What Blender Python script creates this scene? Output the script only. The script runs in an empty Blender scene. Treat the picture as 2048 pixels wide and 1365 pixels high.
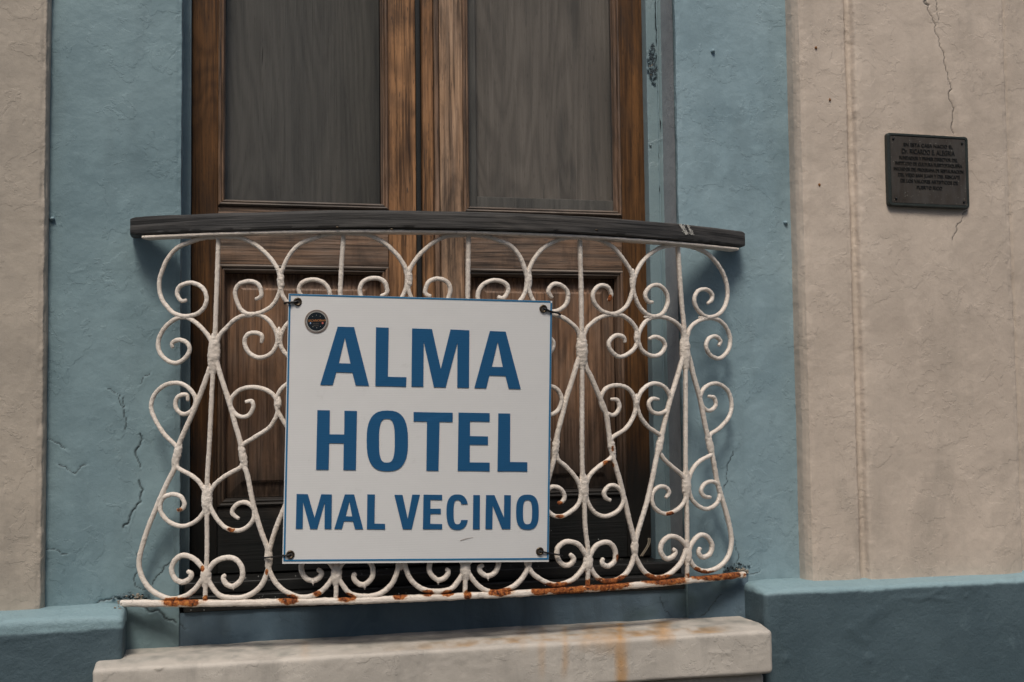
import bpy, math, random
import numpy as np
from mathutils import Matrix, Vector
from mathutils.geometry import tessellate_polygon
random.seed(4)
S = bpy.context.scene
# ------------------------------------------------------------------ camera, world, sun, exposure
CAM = np.array([-0.5205, -2.8, -0.104]); YAW, PITCH, ROLL, FPX = 0.239928, 0.060486, -0.012066, 2438.6
def cam_axes():
    cy, sy, cp, sp = math.cos(YAW), math.sin(YAW), math.cos(PITCH), math.sin(PITCH)
    f = np.array([sy*cp, cy*cp, sp]); r = np.array([cy, -sy, 0.0]); u = np.cross(r, f)
    cr, sr = math.cos(ROLL), math.sin(ROLL)
    return cr*r+sr*u, -sr*r+cr*u, f
CR, CU, CF = cam_axes()
cd = bpy.data.cameras.new('camera'); cam = bpy.data.objects.new('camera', cd); S.collection.objects.link(cam)
m = Matrix.Identity(4)
for i in range(3):
    m[i][0], m[i][1], m[i][2], m[i][3] = CR[i], CU[i], -CF[i], CAM[i]
cam.matrix_world = m
cd.sensor_width = 36; cd.lens = FPX/2048*36; cd.clip_start = .05; cd.clip_end = 500
cd.dof.use_dof = True; cd.dof.focus_distance = 2.66; cd.dof.aperture_fstop = 11
S.camera = cam
SUN_DIR = Vector((-0.22, -0.66, 1.0)).normalized()
el = math.asin(SUN_DIR.z); az = math.atan2(SUN_DIR.x, SUN_DIR.y)
w = bpy.data.worlds.new('World'); S.world = w; w.use_nodes = True
nt = w.node_tree; bg = nt.nodes['Background']
sky = nt.nodes.new('ShaderNodeTexSky'); sky.sky_type = 'NISHITA'; sky.sun_disc = False
sky.sun_elevation = el; sky.sun_rotation = az; sky.dust_density = 3.0; sky.air_density = 1.0
nt.links.new(sky.outputs[0], bg.inputs[0]); bg.inputs[1].default_value = 0.075
sl = bpy.data.lights.new('sun', 'SUN'); sl.energy = 1.5; sl.angle = math.radians(15); sl.color = (1.0, .93, .83)
so = bpy.data.objects.new('sun', sl); S.collection.objects.link(so); so.rotation_euler = SUN_DIR.to_track_quat('Z', 'Y').to_euler()
S.view_settings.view_transform = 'Standard'; S.view_settings.look = 'None'; S.view_settings.gamma = 1
S.view_settings.use_curve_mapping = False; S.view_settings.exposure = 0.60

def ray(px, py):
    return CF + CR*(px-1024)/FPX - CU*(py-682.5)/FPX
def at(px, py, Y):                       # point of the plane y = Y behind a pixel of the photograph
    d = ray(px, py); return CAM + d*((Y-CAM[1])/d[1])
def hit(px, py, surf):                   # the same for a curved surface y = surf(x, z)
    Y = -.1
    for _ in range(12):
        q = at(px, py, Y); Y = surf(q[0], q[2])
    return at(px, py, Y)
def proj(P):
    d = P-CAM; z = d@CF
    return 1024+FPX*(d@CR)/z, 682.5-FPX*(d@CU)/z

# ------------------------------------------------------------------ noise
_r = np.random.RandomState(7); TAB = _r.rand(64, 64, 64).astype(np.float32)*2-1
def vn(p):
    p = np.asarray(p, dtype=np.float64); i = np.floor(p).astype(int); f = p-i; f = f*f*(3-2*f); i &= 63; j = (i+1) & 63
    x0, y0, z0 = i[..., 0], i[..., 1], i[..., 2]; x1, y1, z1 = j[..., 0], j[..., 1], j[..., 2]
    fx, fy, fz = f[..., 0], f[..., 1], f[..., 2]
    a = TAB[x0, y0, z0]*(1-fx)+TAB[x1, y0, z0]*fx; b = TAB[x0, y1, z0]*(1-fx)+TAB[x1, y1, z0]*fx
    c = TAB[x0, y0, z1]*(1-fx)+TAB[x1, y0, z1]*fx; d = TAB[x0, y1, z1]*(1-fx)+TAB[x1, y1, z1]*fx
    return (a*(1-fy)+b*fy)*(1-fz)+(c*(1-fy)+d*fy)*fz
def fbm(p, sc, oct=4, off=0.0, gain=.5):
    p = np.asarray(p)*sc+off+17.3; a = 1.0; t = 0; n = 0
    for k in range(oct):
        t = t+a*vn(p+k*11.7); n += a; p = p*2.03; a *= gain
    return t/n
def sm(a, b, x):
    t = np.clip((x-a)/(b-a), 0, 1); return t*t*(3-2*t)

# ------------------------------------------------------------------ object helpers
def tag(o, label, cat, group=None):
    o['label'] = label; o['category'] = cat
    if group: o['group'] = group
    return o
def thing(name, label, cat, loc, group=None):
    o = bpy.data.objects.new(name, None); S.collection.objects.link(o); o.location = loc; o.empty_display_size = .05
    return tag(o, label, cat, group)
def root_loc(o):
    v = Vector((0, 0, 0))
    while o is not None: v += o.location; o = o.parent
    return np.array(v)
def mk(name, V, F, mat, parent=None, smooth=True, attrs=None, kind=None, label=None):
    V = np.asarray(V, dtype=np.float64)
    if parent is not None: V = V-root_loc(parent)
    me = bpy.data.meshes.new(name)
    me.from_pydata(V.tolist(), [], F.tolist() if isinstance(F, np.ndarray) else F)
    if smooth: me.shade_smooth()
    if attrs:
        for k, a in attrs.items():
            at_ = me.attributes.new(k, 'FLOAT', 'POINT'); at_.data.foreach_set('value', np.asarray(a, dtype=np.float32))
    me.materials.append(mat)
    o = bpy.data.objects.new(name, me); S.collection.objects.link(o)
    if parent is not None: o.parent = parent
    if kind: o['kind'] = kind
    if label: o['label'] = label
    return o
def grid_faces(n, m, close_m=False):
    i = np.arange(n-1)[:, None]; j = np.arange(m if close_m else m-1)[None, :]; k = (j+1) % m
    return np.stack([(i*m+j), ((i+1)*m+j), ((i+1)*m+k), (i*m+k)], -1).reshape(-1, 4)

# rounded, noise-worn box
def rbox(name, x0, x1, y0, y1, z0, z1, mat, parent=None, r=.004, step=.012, amp=.0006, sc=30, warp=None, kind=None, label=None, fine=None, zfine=None, attr=None):
    def lin(a, b, st, fn=None):
        if fn and (b > fn[1] or a < fn[0]):
            parts = []
            if a < fn[0]: parts.append(np.linspace(a+r, fn[0], max(2, int((fn[0]-a)/.05)+1))[:-1])
            lo, hi = max(a+r, fn[0]), min(b-r, fn[1]); parts.append(np.linspace(lo, hi, max(2, int((hi-lo)/st)+1)))
            if b > fn[1]: parts.append(np.linspace(fn[1], b-r, max(2, int((b-fn[1])/.05)+1))[1:])
            c = np.concatenate(parts)
        else: c = np.linspace(a+r, b-r, max(2, int((b-a-2*r)/st)+1))
        e = np.array([0, .35, .7]); return np.concatenate([a+e*r, c, (b-e*r)[::-1]])
    xs, ys, zs = lin(x0, x1, step, fine), lin(y0, y1, step), lin(z0, z1, step, zfine)
    Vs, Fs, n = [], [], 0
    def face(A, B, mkp, flip):
        nonlocal n
        g = np.stack(np.meshgrid(A, B, indexing='ij'), -1); P = mkp(g[..., 0], g[..., 1]); f = grid_faces(len(A), len(B))
        if flip: f = f[:, ::-1]
        Vs.append(P.reshape(-1, 3)); Fs.append(f+n); n += P.shape[0]*P.shape[1]
    for v, fl in ((y0, True), (y1, False)): face(xs, zs, lambda a, b, v=v: np.stack([a, np.full_like(a, v), b], -1), not fl)
    for v, fl in ((x0, False), (x1, True)): face(ys, zs, lambda a, b, v=v: np.stack([np.full_like(a, v), a, b], -1), not fl)
    for v, fl in ((z0, True), (z1, False)): face(xs, ys, lambda a, b, v=v: np.stack([a, b, np.full_like(a, v)], -1), fl)
    V = np.concatenate(Vs); F = np.concatenate(Fs)
    lo = np.array([x0, y0, z0])+r; hi = np.array([x1, y1, z1])-r
    c = np.clip(V, lo, hi); d = V-c; L = np.linalg.norm(d, axis=1, keepdims=True); nrm = d/np.maximum(L, 1e-9)
    V = c+nrm*r
    V = V+nrm*(amp*fbm(V, sc, 4))[:, None]
    if warp: V = warp(V)
    key = np.round(V, 6); _, idx, inv = np.unique(key, axis=0, return_index=True, return_inverse=True)
    V = V[idx]; F = np.asarray(inv).reshape(-1)[F]
    return mk(name, V, F, mat, parent, True, attrs={k: f(V) for k, f in attr.items()} if attr else None, kind=kind, label=label)

def smooth_path(pts, step=.003):
    P = np.asarray(pts, float); n = len(P)
    if n > 2:
        out = []
        for i in range(n-1):
            p0 = P[max(i-1, 0)]; p1 = P[i]; p2 = P[i+1]; p3 = P[min(i+2, n-1)]
            if i == 0: p0 = 2*p1-p2
            if i == n-2: p3 = 2*p2-p1
            t = np.linspace(0, 1, 12, endpoint=False)[:, None]
            out.append(.5*((2*p1)+(-p0+p2)*t+(2*p0-5*p1+4*p2-p3)*t**2+(-p0+3*p1-3*p2+p3)*t**3))
        P = np.concatenate(out+[P[-1:]])
        for _ in range(5): P[1:-1] = P[1:-1]*.5+(P[:-2]+P[2:])*.25
    s = np.concatenate([[0], np.cumsum(np.linalg.norm(np.diff(P, axis=0), axis=1))])
    k = max(3, int(s[-1]/step)); t = np.linspace(0, s[-1], k)
    return np.stack([np.interp(t, s, P[:, c]) for c in range(3)], 1)
def tube(path, rw, rd, K=12, amp=.0007, nsc=240, taper=(1, 1), sq=4.5, spindle=None, caps=True):
    """rw: half width in the plane of the ironwork, rd: half depth (towards the street)"""
    P = path; n = len(P); T = np.gradient(P, axis=0); T /= np.linalg.norm(T, axis=1, keepdims=True)
    N2 = np.tile(np.array([0, -1.0, 0]), (n, 1)); N2 -= (N2*T).sum(1, keepdims=True)*T; N2 /= np.linalg.norm(N2, axis=1, keepdims=True)
    N1 = np.cross(T, N2)
    a = np.arange(K)/K*2*math.pi; ca, sa = np.cos(a), np.sin(a)
    rr = 1/(np.abs(ca)**sq+np.abs(sa)**sq)**(1/sq)
    t = np.linspace(0, 1, n); sc = np.ones(n)
    ends = 8
    for k in range(min(ends, n//3)):
        f = taper[0]+(1-taper[0])*k/ends; sc[k] *= f
        f = taper[1]+(1-taper[1])*k/ends; sc[n-1-k] *= f
    if spindle is not None: sc = sc*spindle(t)
    V = P[:, None, :]+(rr*ca)[None, :, None]*N1[:, None, :]*(rw*sc)[:, None, None]+(rr*sa)[None, :, None]*N2[:, None, :]*(rd*sc)[:, None, None]
    c = V-P[:, None, :]; nn = c/np.maximum(np.linalg.norm(c, axis=2, keepdims=True), 1e-9)
    V = V+nn*(amp*(1.0*fbm(V, nsc, 2)+.35*fbm(V, 70, 2, 5)))[..., None]
    V = V.reshape(-1, 3); F = grid_faces(n, K, True).tolist()
    if caps:
        V = np.concatenate([V, [P[0]-T[0]*rw*.5*taper[0], P[-1]+T[-1]*rw*.5*taper[1]]]); b = n*K
        for k in range(K): F.append([b, k, (k+1) % K]); F.append([b+1, (n-1)*K+(k+1) % K, (n-1)*K+k])
    return V, F

# ------------------------------------------------------------------ materials
class M:
    def __init__(s, name, rough=.6, spec=.3):
        s.m = bpy.data.materials.new(name); s.m.use_nodes = True; s.t = s.m.node_tree; s.b = s.t.nodes['Principled BSDF']
        s.b.inputs['Roughness'].default_value = rough; s.b.inputs['Specular IOR Level'].default_value = spec
        s.tc = s.n('ShaderNodeTexCoord')
    def n(s, ty, **k):
        x = s.t.nodes.new(ty)
        for a, b in k.items(): setattr(x, a, b)
        return x
    def l(s, a, b): s.t.links.new(a, b)
    def map(s, scale=(1, 1, 1), rnd=False, src=None):
        mp = s.n('ShaderNodeMapping'); mp.inputs['Scale'].default_value = scale; s.l(src or s.tc.outputs['Object'], mp.inputs[0])
        if rnd:
            oi = s.n('ShaderNodeObjectInfo'); mu = s.n('ShaderNodeVectorMath', operation='SCALE'); co = s.n('ShaderNodeCombineXYZ')
            for i in range(3): s.l(oi.outputs['Random'], co.inputs[i])
            s.l(co.outputs[0], mu.inputs[0]); mu.inputs['Scale'].default_value = 37.0; s.l(mu.outputs[0], mp.inputs['Location'])
        return mp.outputs[0]
    def noise(s, vec, scale, detail=4, rough=.55, dist=0):
        x = s.n('ShaderNodeTexNoise'); s.l(vec, x.inputs['Vector']); x.inputs['Scale'].default_value = scale
        x.inputs['Detail'].default_value = detail; x.inputs['Roughness'].default_value = rough; x.inputs['Distortion'].default_value = dist
        return x.outputs[0]
    def ramp(s, fac, *st):
        x = s.n('ShaderNodeValToRGB'); s.l(fac, x.inputs[0]); e = x.color_ramp.elements
        while len(e) < len(st): e.new(.5)
        for q, (p, c) in zip(e, st):
            q.position = p; q.color = (*c, 1) if isinstance(c, tuple) else (c, c, c, 1)
        return x.outputs[0]
    def mix(s, fac, a, b, mode='MIX'):
        x = s.n('ShaderNodeMix', data_type='RGBA', blend_type=mode)
        for v, i in ((fac, 0), (a, 6), (b, 7)):
            if isinstance(v, (int, float)): x.inputs[i].default_value = v if i == 0 else (v, v, v, 1)
            elif isinstance(v, tuple): x.inputs[i].default_value = (*v, 1)
            else: s.l(v, x.inputs[i])
        return x.outputs[2]
    def math(s, op, a, b=None):
        x = s.n('ShaderNodeMath', operation=op)
        for v, i in ((a, 0), (b, 1)):
            if v is None: continue
            if isinstance(v, (int, float)): x.inputs[i].default_value = v
            else: s.l(v, x.inputs[i])
        return x.outputs[0]
    def attr(s, name):
        x = s.n('ShaderNodeAttribute'); x.attribute_name = name; return x.outputs['Fac']
    def col(s, c):
        if isinstance(c, tuple): s.b.inputs['Base Color'].default_value = (*c, 1)
        else: s.l(c, s.b.inputs['Base Color'])
    def bump(s, *hs):
        prev = None
        for h, st, d in hs:
            x = s.n('ShaderNodeBump'); s.l(h, x.inputs['Height']); x.inputs['Strength'].default_value = st; x.inputs['Distance'].default_value = d
            if prev is not None: s.l(prev, x.inputs['Normal'])
            prev = x.outputs[0]
        s.l(prev, s.b.inputs['Normal'])

def plaster(name, base, dark, stain=(.10, .10, .08), rough=.62, spec=.25, stainamt=.35, rust=False):
    q = M(name, rough, spec); v = q.map()
    c = q.mix(q.ramp(q.noise(v, 2.6, 6, .62, .4), (.36, 0.), (.62, 1.)), dark, base)
    pt = q.ramp(q.noise(v, 6.5, 5, .6, 1.2), (.54, 0.), (.60, 1.)); c = q.mix(q.math('MULTIPLY', pt, .20), c, tuple(x*1.22 for x in base))
    blot = q.ramp(q.noise(v, 11, 7, .65, .6), (.50, 0.), (.72, 1.))
    c = q.mix(q.math('MULTIPLY', blot, .22), c, tuple(min(1, x*1.25) for x in base))
    st = q.ramp(q.noise(q.map((5, 5, 1.1)), 2.2, 6, .65, .3), (.52, 0.), (.80, 1.))
    c = q.mix(q.math('MULTIPLY', st, stainamt), c, stain)
    sp = q.ramp(q.noise(v, 140, 2, .6), (.70, 0.), (.76, 1.)); c = q.mix(q.math('MULTIPLY', sp, .35), c, tuple(x*.45 for x in base))
    if rust:
        c = q.mix(q.attr('drip'), c, q.mix(q.noise(v, 60, 4), (.60, .31, .09), (.34, .19, .07)))
        c = q.mix(q.attr('green'), c, (.055, .085, .08))
    c = q.mix(q.math('MULTIPLY', q.attr('crack'), .85), c, (.030, .038, .040)); q.col(c)
    q.bump((q.noise(v, 22, 5, .55), .16, .004), (q.ramp(q.noise(v, 8, 9, .62, .3), (.535, 0.), (.55, 1.)), .5, .0011), (q.ramp(q.noise(q.map((1, 1, .8)), 13, 8, .6), (.40, 1.), (.41, 0.)), .35, .0009), (q.noise(v, 150, 6, .72), .5, .0016), (q.noise(v, 48, 3, .5, .8), .10, .0016))
    return q.m
def wood(name, axis, light, mid, dark, grey=0., greycol=(.14, .13, .12), rough=.5, spec=.3, contrast=1., grime=0., grain=1., fig=.40, streak=.75):
    q = M(name, rough, spec)
    def sc(l, t): return {'z': (t, t, l), 'x': (l, t, t), 'xy': (l, l, t)}[axis]
    vb = q.map(sc(1.1, 8.), True); vf = q.map(sc(5., 190.), True); vm = q.map(sc(2.2, 60.), True); vp = q.map(sc(38., 420.), True)
    big = q.noise(vb, 1.7, 5, .6, .9)
    ph = q.noise(q.map(sc(.9, 5.), True), 1.0, 2, .4, .6)
    ring = q.math('ADD', q.math('MULTIPLY', q.math('SINE', q.math('MULTIPLY', ph, 110.)), .5), .5)
    fine = q.noise(vf, 1.0, 4, .6, .15); med = q.noise(vm, 1., 5, .6, .3)
    c = q.ramp(big, (.28, dark), (.42, mid), (.70, light))
    c = q.mix(q.ramp(med, (.36, .55*contrast*streak), (.50, 0.)), c, tuple(x*.8 for x in dark))
    c = q.mix(q.ramp(med, (.55, 0.), (.75, .5*streak)), c, tuple(min(1, x*1.2) for x in light))
    c = q.mix(q.math('MULTIPLY', q.ramp(ring, (.25, 0.), (1., 1.)), fig*contrast), c, tuple(x*.4 for x in mid))
    c = q.mix(q.ramp(fine, (.36, .75*contrast*streak), (.50, 0.)), c, tuple(x*.45 for x in dark))
    c = q.mix(q.ramp(fine, (.56, 0.), (.72, .4)), c, tuple(min(1, x*1.35) for x in light))
    pores = q.ramp(q.noise(vp, 1., 2, .5), (.62, 0.), (.70, 1.)); c = q.mix(q.math('MULTIPLY', pores, .55*contrast), c, (.016, .012, .010))
    split = q.ramp(q.noise(q.map(sc(2.6, 75.), True), 1., 2, .5, .5), (.745, 0.), (.76, 1.)); c = q.mix(q.math('MULTIPLY', split, .8), c, (.008, .007, .006))
    v = q.map((1, 1, 1), True)
    if grey > 0:
        g = q.ramp(q.noise(v, 5, 5, .6, .8), (.25, min(1., grey*1.2)), (.75, grey*.35)); c = q.mix(g, c, q.mix(q.ramp(fine, (.35, 0.), (.65, 1.)), tuple(x*.3 for x in greycol), tuple(x*1.7 for x in greycol)))
    if grime > 0:   # soot and splash dirt that has built up near the threshold, patchy upper limit
        gx = q.n('ShaderNodeNewGeometry'); sx = q.n('ShaderNodeSeparateXYZ'); q.l(gx.outputs['Position'], sx.inputs[0])
        h = q.math('ADD', sx.outputs[2], q.math('MULTIPLY', q.noise(q.map((3, 3, 1)), 3, 5), .30))
        c = q.mix(q.math('MULTIPLY', q.math('SUBTRACT', 1., q.n_clamp(h, -.22, .10)), grime), c, (.012, .014, .014))
        d = q.ramp(q.noise(q.map((6, 6, 2.), True), 2.2, 6, .7, .6), (.50, 0.), (.70, 1.)); c = q.mix(q.math('MULTIPLY', d, .62*grime), c, (.02, .018, .017))
    q.col(c)
    q.bump((med, .35*grain, .002), (fine, .6*grain, .0016), (pores, -.4*grain, .0007), (split, -.8*grain, .0016))
    return q.m
def n_clamp(s, v, lo, hi):
    x = s.n('ShaderNodeMapRange'); x.interpolation_type = 'SMOOTHSTEP'; s.l(v, x.inputs[0]); x.inputs[1].default_value = lo; x.inputs[2].default_value = hi
    return x.outputs[0]
M.n_clamp = n_clamp
def plain(name, c, rough=.5, spec=.4, metal=0., bump=None):
    q = M(name, rough, spec); v = q.map(); q.b.inputs['Metallic'].default_value = metal
    q.col(q.mix(q.noise(v, 40, 4), tuple(x*.72 for x in c), tuple(min(1, x*1.2) for x in c)))
    if bump: q.bump((q.noise(v, bump[0], 4), bump[1], .001))
    return q.m

BLUE = plaster('blue_plaster', (.215, .305, .330), (.155, .232, .258), (.09, .128, .142), rough=.52, rust=True)
BLUER = plaster('brightened_blue_plaster', (.262, .362, .400), (.192, .280, .318), (.12, .168, .182), rough=.52, rust=True)  # same paint as BLUE, the right wall's brighter light put into the colour
REVG = plaster('grey_reveal_paint', (.30, .315, .325), (.23, .245, .255), (.15, .16, .165), rough=.5)
BLUED = plaster('dark_blue_plaster', (.075, .13, .165), (.055, .10, .13), (.035, .06, .075), rough=.6)
CREAM = plaster('cream_plaster', (.565, .478, .396), (.468, .393, .324), (.24, .215, .18), rough=.6, stainamt=.35)
CREAML = plaster('dimmed_cream_plaster', (.45, .39, .32), (.355, .31, .258), (.18, .17, .15), rough=.6, stainamt=.4)  # cream darkened in its colour to carry the vignette at the left edge
STEPM = plaster('step_plaster', (.53, .485, .425), (.41, .375, .33), (.17, .16, .145), rough=.65, stainamt=.55, rust=True)
BLUEG = plaster('green_stained_deep_blue_plaster', (.115, .165, .205), (.075, .12, .16), (.055, .075, .08), rough=.6, stainamt=.6, rust=True)  # deeper base blue than the walls, with greenish stains
def two_tone(name):          # dark blue skirting whose ledge was painted over with the wall blue
    q = M(name, .6, .25); v = q.map()
    n = q.noise(v, 3.2, 6, .6)
    d = q.mix(q.ramp(n, (.32, 0.), (.68, 1.)), (.058, .090, .106), (.084, .124, .142)); l = q.mix(n, (.20, .30, .33), (.26, .37, .40))
    gx = q.n('ShaderNodeNewGeometry'); sx = q.n('ShaderNodeSeparateXYZ'); q.l(gx.outputs['Position'], sx.inputs[0])
    h = q.math('ADD', sx.outputs[2], q.math('MULTIPLY', q.math('SUBTRACT', q.noise(v, 14, 5), .5), .02))
    c = q.mix(q.n_clamp(h, -.542, -.533), d, l)
    c = q.mix(q.math('MULTIPLY', q.ramp(q.noise(v, 9, 7, .7, .5), (.55, 0.), (.75, 1.)), .3), c, (.035, .055, .066)); c = q.mix(q.math('MULTIPLY', q.ramp(q.noise(v, 17, 8, .72, .8), (.60, 0.), (.66, 1.)), .35), c, (.13, .185, .205)); q.col(c)
    q.bump((q.noise(v, 20, 6, .6), .6, .005), (q.noise(v, 130, 6, .7), .8, .0024), (q.noise(v, 50, 3), .25, .002))
    return q.m
PLINTH = two_tone('skirting_plaster')
FRAMEB = plaster('blue_gloss_paint', (.215, .295, .315), (.165, .235, .26), (.10, .135, .15), rough=.38, spec=.45, stainamt=.25)
W_MID = wood('wood_stile_light', 'z', (.40, .20, .083), (.25, .118, .046), (.060, .030, .016), rough=.45, grime=.95, grey=.12, contrast=1.3)
W_OUT = wood('wood_stile_dark', 'z', (.20, .092, .032), (.10, .047, .018), (.028, .017, .011), rough=.42, grime=.95)
W_PALE = wood('wood_stile_bleached', 'z', (.50, .31, .18), (.30, .165, .083), (.075, .042, .024), rough=.6, grime=.95, grey=.30, contrast=1.3, greycol=(.26, .215, .18))
W_RAIL = wood('wood_rail', 'x', (.27, .148, .08), (.15, .082, .045), (.04, .028, .02), rough=.6, grime=.98, grey=.42, greycol=(.16, .145, .13), contrast=1.2, grain=1.3)
W_MOUL = wood('wood_moulding', 'z', (.33, .19, .11), (.17, .09, .045), (.04, .025, .017), rough=.55, grime=.85, grey=.3)
W_MOULX = wood('wood_moulding_cross', 'x', (.26, .19, .14), (.12, .085, .06), (.03, .022, .018), rough=.55, grime=.85, grey=.5)
W_PAN = wood('wood_panel', 'z', (.33, .16, .07), (.20, .098, .048), (.08, .046, .028), rough=.5, grime=.9, grey=.45, greycol=(.15, .125, .105), contrast=.9)
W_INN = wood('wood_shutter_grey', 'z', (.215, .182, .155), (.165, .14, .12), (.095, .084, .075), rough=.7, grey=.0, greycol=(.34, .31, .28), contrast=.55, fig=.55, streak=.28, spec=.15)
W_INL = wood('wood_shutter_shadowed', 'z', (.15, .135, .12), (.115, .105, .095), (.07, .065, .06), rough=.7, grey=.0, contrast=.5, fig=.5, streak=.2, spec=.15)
W_HAND = wood('wood_handrail', 'xy', (.12, .105, .09), (.045, .042, .039), (.015, .015, .015), rough=.62, grey=.7, greycol=(.045, .044, .043), contrast=1.2, grain=1.7)
W_SILL = wood('wood_threshold', 'x', (.045, .038, .032), (.022, .02, .019), (.010, .010, .010), rough=.42, grey=.3, greycol=(.03, .03, .03), grime=.5)
DARK = plain('dark_interior', (.02, .02, .02), .9, .1)
RUBBER = plain('black_rubber', (.012, .014, .015), .5, .4, 0, (300, .6))
CORD = plain('black_cord', (.008, .008, .009), .45, .4)
SLAB = plain('asphalt', (.05, .05, .052), .9, .2, 0, (80, .6)); PAVE = plain('paving_concrete', (.15, .145, .135), .85, .2, 0, (60, .5))

def iron_mat():
    q = M('painted_iron', .42, .42); v = q.map()
    c = q.mix(q.ramp(q.noise(v, 14, 5), (.3, 0.), (.7, 1.)), (.68, .595, .51), (.82, .74, .655))
    g = q.ramp(q.noise(v, 70, 5, .7, .4), (.58, 0.), (.72, 1.)); c = q.mix(q.math('MULTIPLY', g, .6), c, (.22, .19, .165))
    rn = q.math('ADD', q.attr('rust'), q.math('MULTIPLY', q.math('SUBTRACT', q.noise(v, 85, 6, .7), .5), 1.1))
    halo = q.ramp(rn, (.20, 0.), (.50, .8)); core = q.ramp(rn, (.40, 0.), (.52, 1.))
    c = q.mix(halo, c, (.52, .27, .10))
    c = q.mix(core, c, q.ramp(q.noise(v, 120, 5, .7, .5), (.38, (.035, .012, .006)), (.50, (.27, .070, .016)), (.64, (.50, .19, .045))))
    ch = q.ramp(q.noise(v, 48, 6, .75, 1.), (.715, 0.), (.73, 1.)); c = q.mix(ch, c, (.05, .042, .036)); q.col(c)
    q.l(q.mix(core, .42, .9), q.b.inputs['Roughness'])
    q.bump((q.noise(v, 150, 4, .65), .9, .0022), (q.noise(v, 330, 3, .6), .6, .0010), (ch, -.5, .0006))
    return q.m
IRON = iron_mat()
def sign_mat():
    q = M('white_corrugated_plastic', .42, .35); v = q.map()
    sx = q.n('ShaderNodeSeparateXYZ'); q.l(q.tc.outputs['Object'], sx.inputs[0])
    f = q.math('SINE', q.math('MULTIPLY', sx.outputs[2], 2*math.pi/.0050))
    f2 = q.ramp(f, (.35, 0.), (.95, 1.))
    c = q.mix(q.noise(v, 5, 5), (.75, .745, .73), (.81, .805, .79)); c = q.mix(q.math('MULTIPLY', f2, .05), c, (.52, .53, .53))
    d = q.ramp(q.noise(v, 26, 6, .7), (.62, 0.), (.8, 1.)); c = q.mix(q.math('MULTIPLY', d, .3), c, (.45, .44, .41)); q.col(c)
    q.bump((f, .08, .0004), (q.noise(v, 9, 3), .4, .003)); return q.m
SIGNW = sign_mat()
def ink(name, c):
    q = M(name, .42, .3); v = q.map(); sx = q.n('ShaderNodeSeparateXYZ'); q.l(q.tc.outputs['Object'], sx.inputs[0])
    f = q.math('SINE', q.math('MULTIPLY', sx.outputs[2], 2*math.pi/.0050))
    q.col(q.mix(q.math('MULTIPLY', q.ramp(f, (.3, 0.), (.9, 1.)), .07), c, tuple(x*1.5+.01 for x in c))); q.bump((f, .1, .0004)); return q.m
INK = ink('blue_ink', (.020, .105, .235)); INKB = ink('border_blue_ink', (.03, .18, .36))
BRQ = M('bronze_plate', .42, .5); BRONZE = BRQ.m
def _bz():
    q = BRQ; v = q.map(); q.b.inputs['Metallic'].default_value = .35
    c = q.mix(q.ramp(q.noise(q.map((2.5, 1, 1)), 9, 5, .6), (.35, 0.), (.65, 1.)), (.050, .038, .028), (.080, .070, .060))
    st = q.ramp(q.noise(q.map((6, 6, 1.)), 9, 6, .7), (.56, 0.), (.72, 1.)); c = q.mix(q.math('MULTIPLY', st, .55), c, (.11, .105, .095))
    sp = q.ramp(q.noise(v, 260, 2), (.70, 0.), (.74, 1.)); c = q.mix(sp, c, (.35, .33, .28)); q.col(c)
    q.bump((q.noise(v, 150, 5), .4, .0006)); q.l(q.ramp(q.noise(v, 30, 4), (.3, .35), (.7, .6)), q.b.inputs['Roughness'])
_bz()
PATINA = plain('green_patina', (.035, .042, .038), .5, .4, .3, (200, .5))
PLET = plain('plaque_letter_metal', (.010, .011, .011), .5, .4, .2)
BRASS = plain('tarnished_brass', (.10, .075, .05), .35, .5, .8)
GLASS = bpy.data.materials.new('window_glass'); GLASS.use_nodes = True
def _gl():
    t = GLASS.node_tree; t.nodes.clear(); o = t.nodes.new('ShaderNodeOutputMaterial'); mx = t.nodes.new('ShaderNodeMixShader')
    tr = t.nodes.new('ShaderNodeBsdfTransparent'); tr.inputs[0].default_value = (.93, .95, .95, 1)
    gl = t.nodes.new('ShaderNodeBsdfGlossy'); gl.inputs['Roughness'].default_value = .06; gl.inputs[0].default_value = (.9, .95, 1, 1)
    lw = t.nodes.new('ShaderNodeLayerWeight'); lw.inputs[0].default_value = .5; pw = t.nodes.new('ShaderNodeMath'); pw.operation = 'POWER'; pw.inputs[1].default_value = 4.
    ma = t.nodes.new('ShaderNodeMath'); ma.operation = 'MULTIPLY_ADD'; ma.inputs[1].default_value = .7; ma.inputs[2].default_value = .10
    t.links.new(lw.outputs['Facing'], pw.inputs[0]); t.links.new(pw.outputs[0], ma.inputs[0]); t.links.new(ma.outputs[0], mx.inputs[0]); t.links.new(tr.outputs[0], mx.inputs[1]); t.links.new(gl.outputs[0], mx.inputs[2]); t.links.new(mx.outputs[0], o.inputs[0])
_gl()

# ------------------------------------------------------------------ ground and street (all below and behind the frame, they light the wall)
def sheet(name, x0, x1, y0, y1, z, mat):
    return mk(name, [(x0, y0, z), (x1, y0, z), (x1, y1, z), (x0, y1, z)], [[0, 1, 2, 3]], mat, None, False, kind='structure')
sheet('ground', -60, 60, -60, 60, -1.86, PAVE)
sheet('road', -40, 40, -6.6, -1.5, -1.84, SLAB)
rbox('pavement', -6, 6, -1.5, 0, -1.9, -1.72, PAVE, None, .01, .5, .0, kind='structure')
rbox('opposite_pavement', -6, 6, -8.0, -6.6, -1.9, -1.72, PAVE, None, .01, .5, .0, kind='structure')

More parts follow.
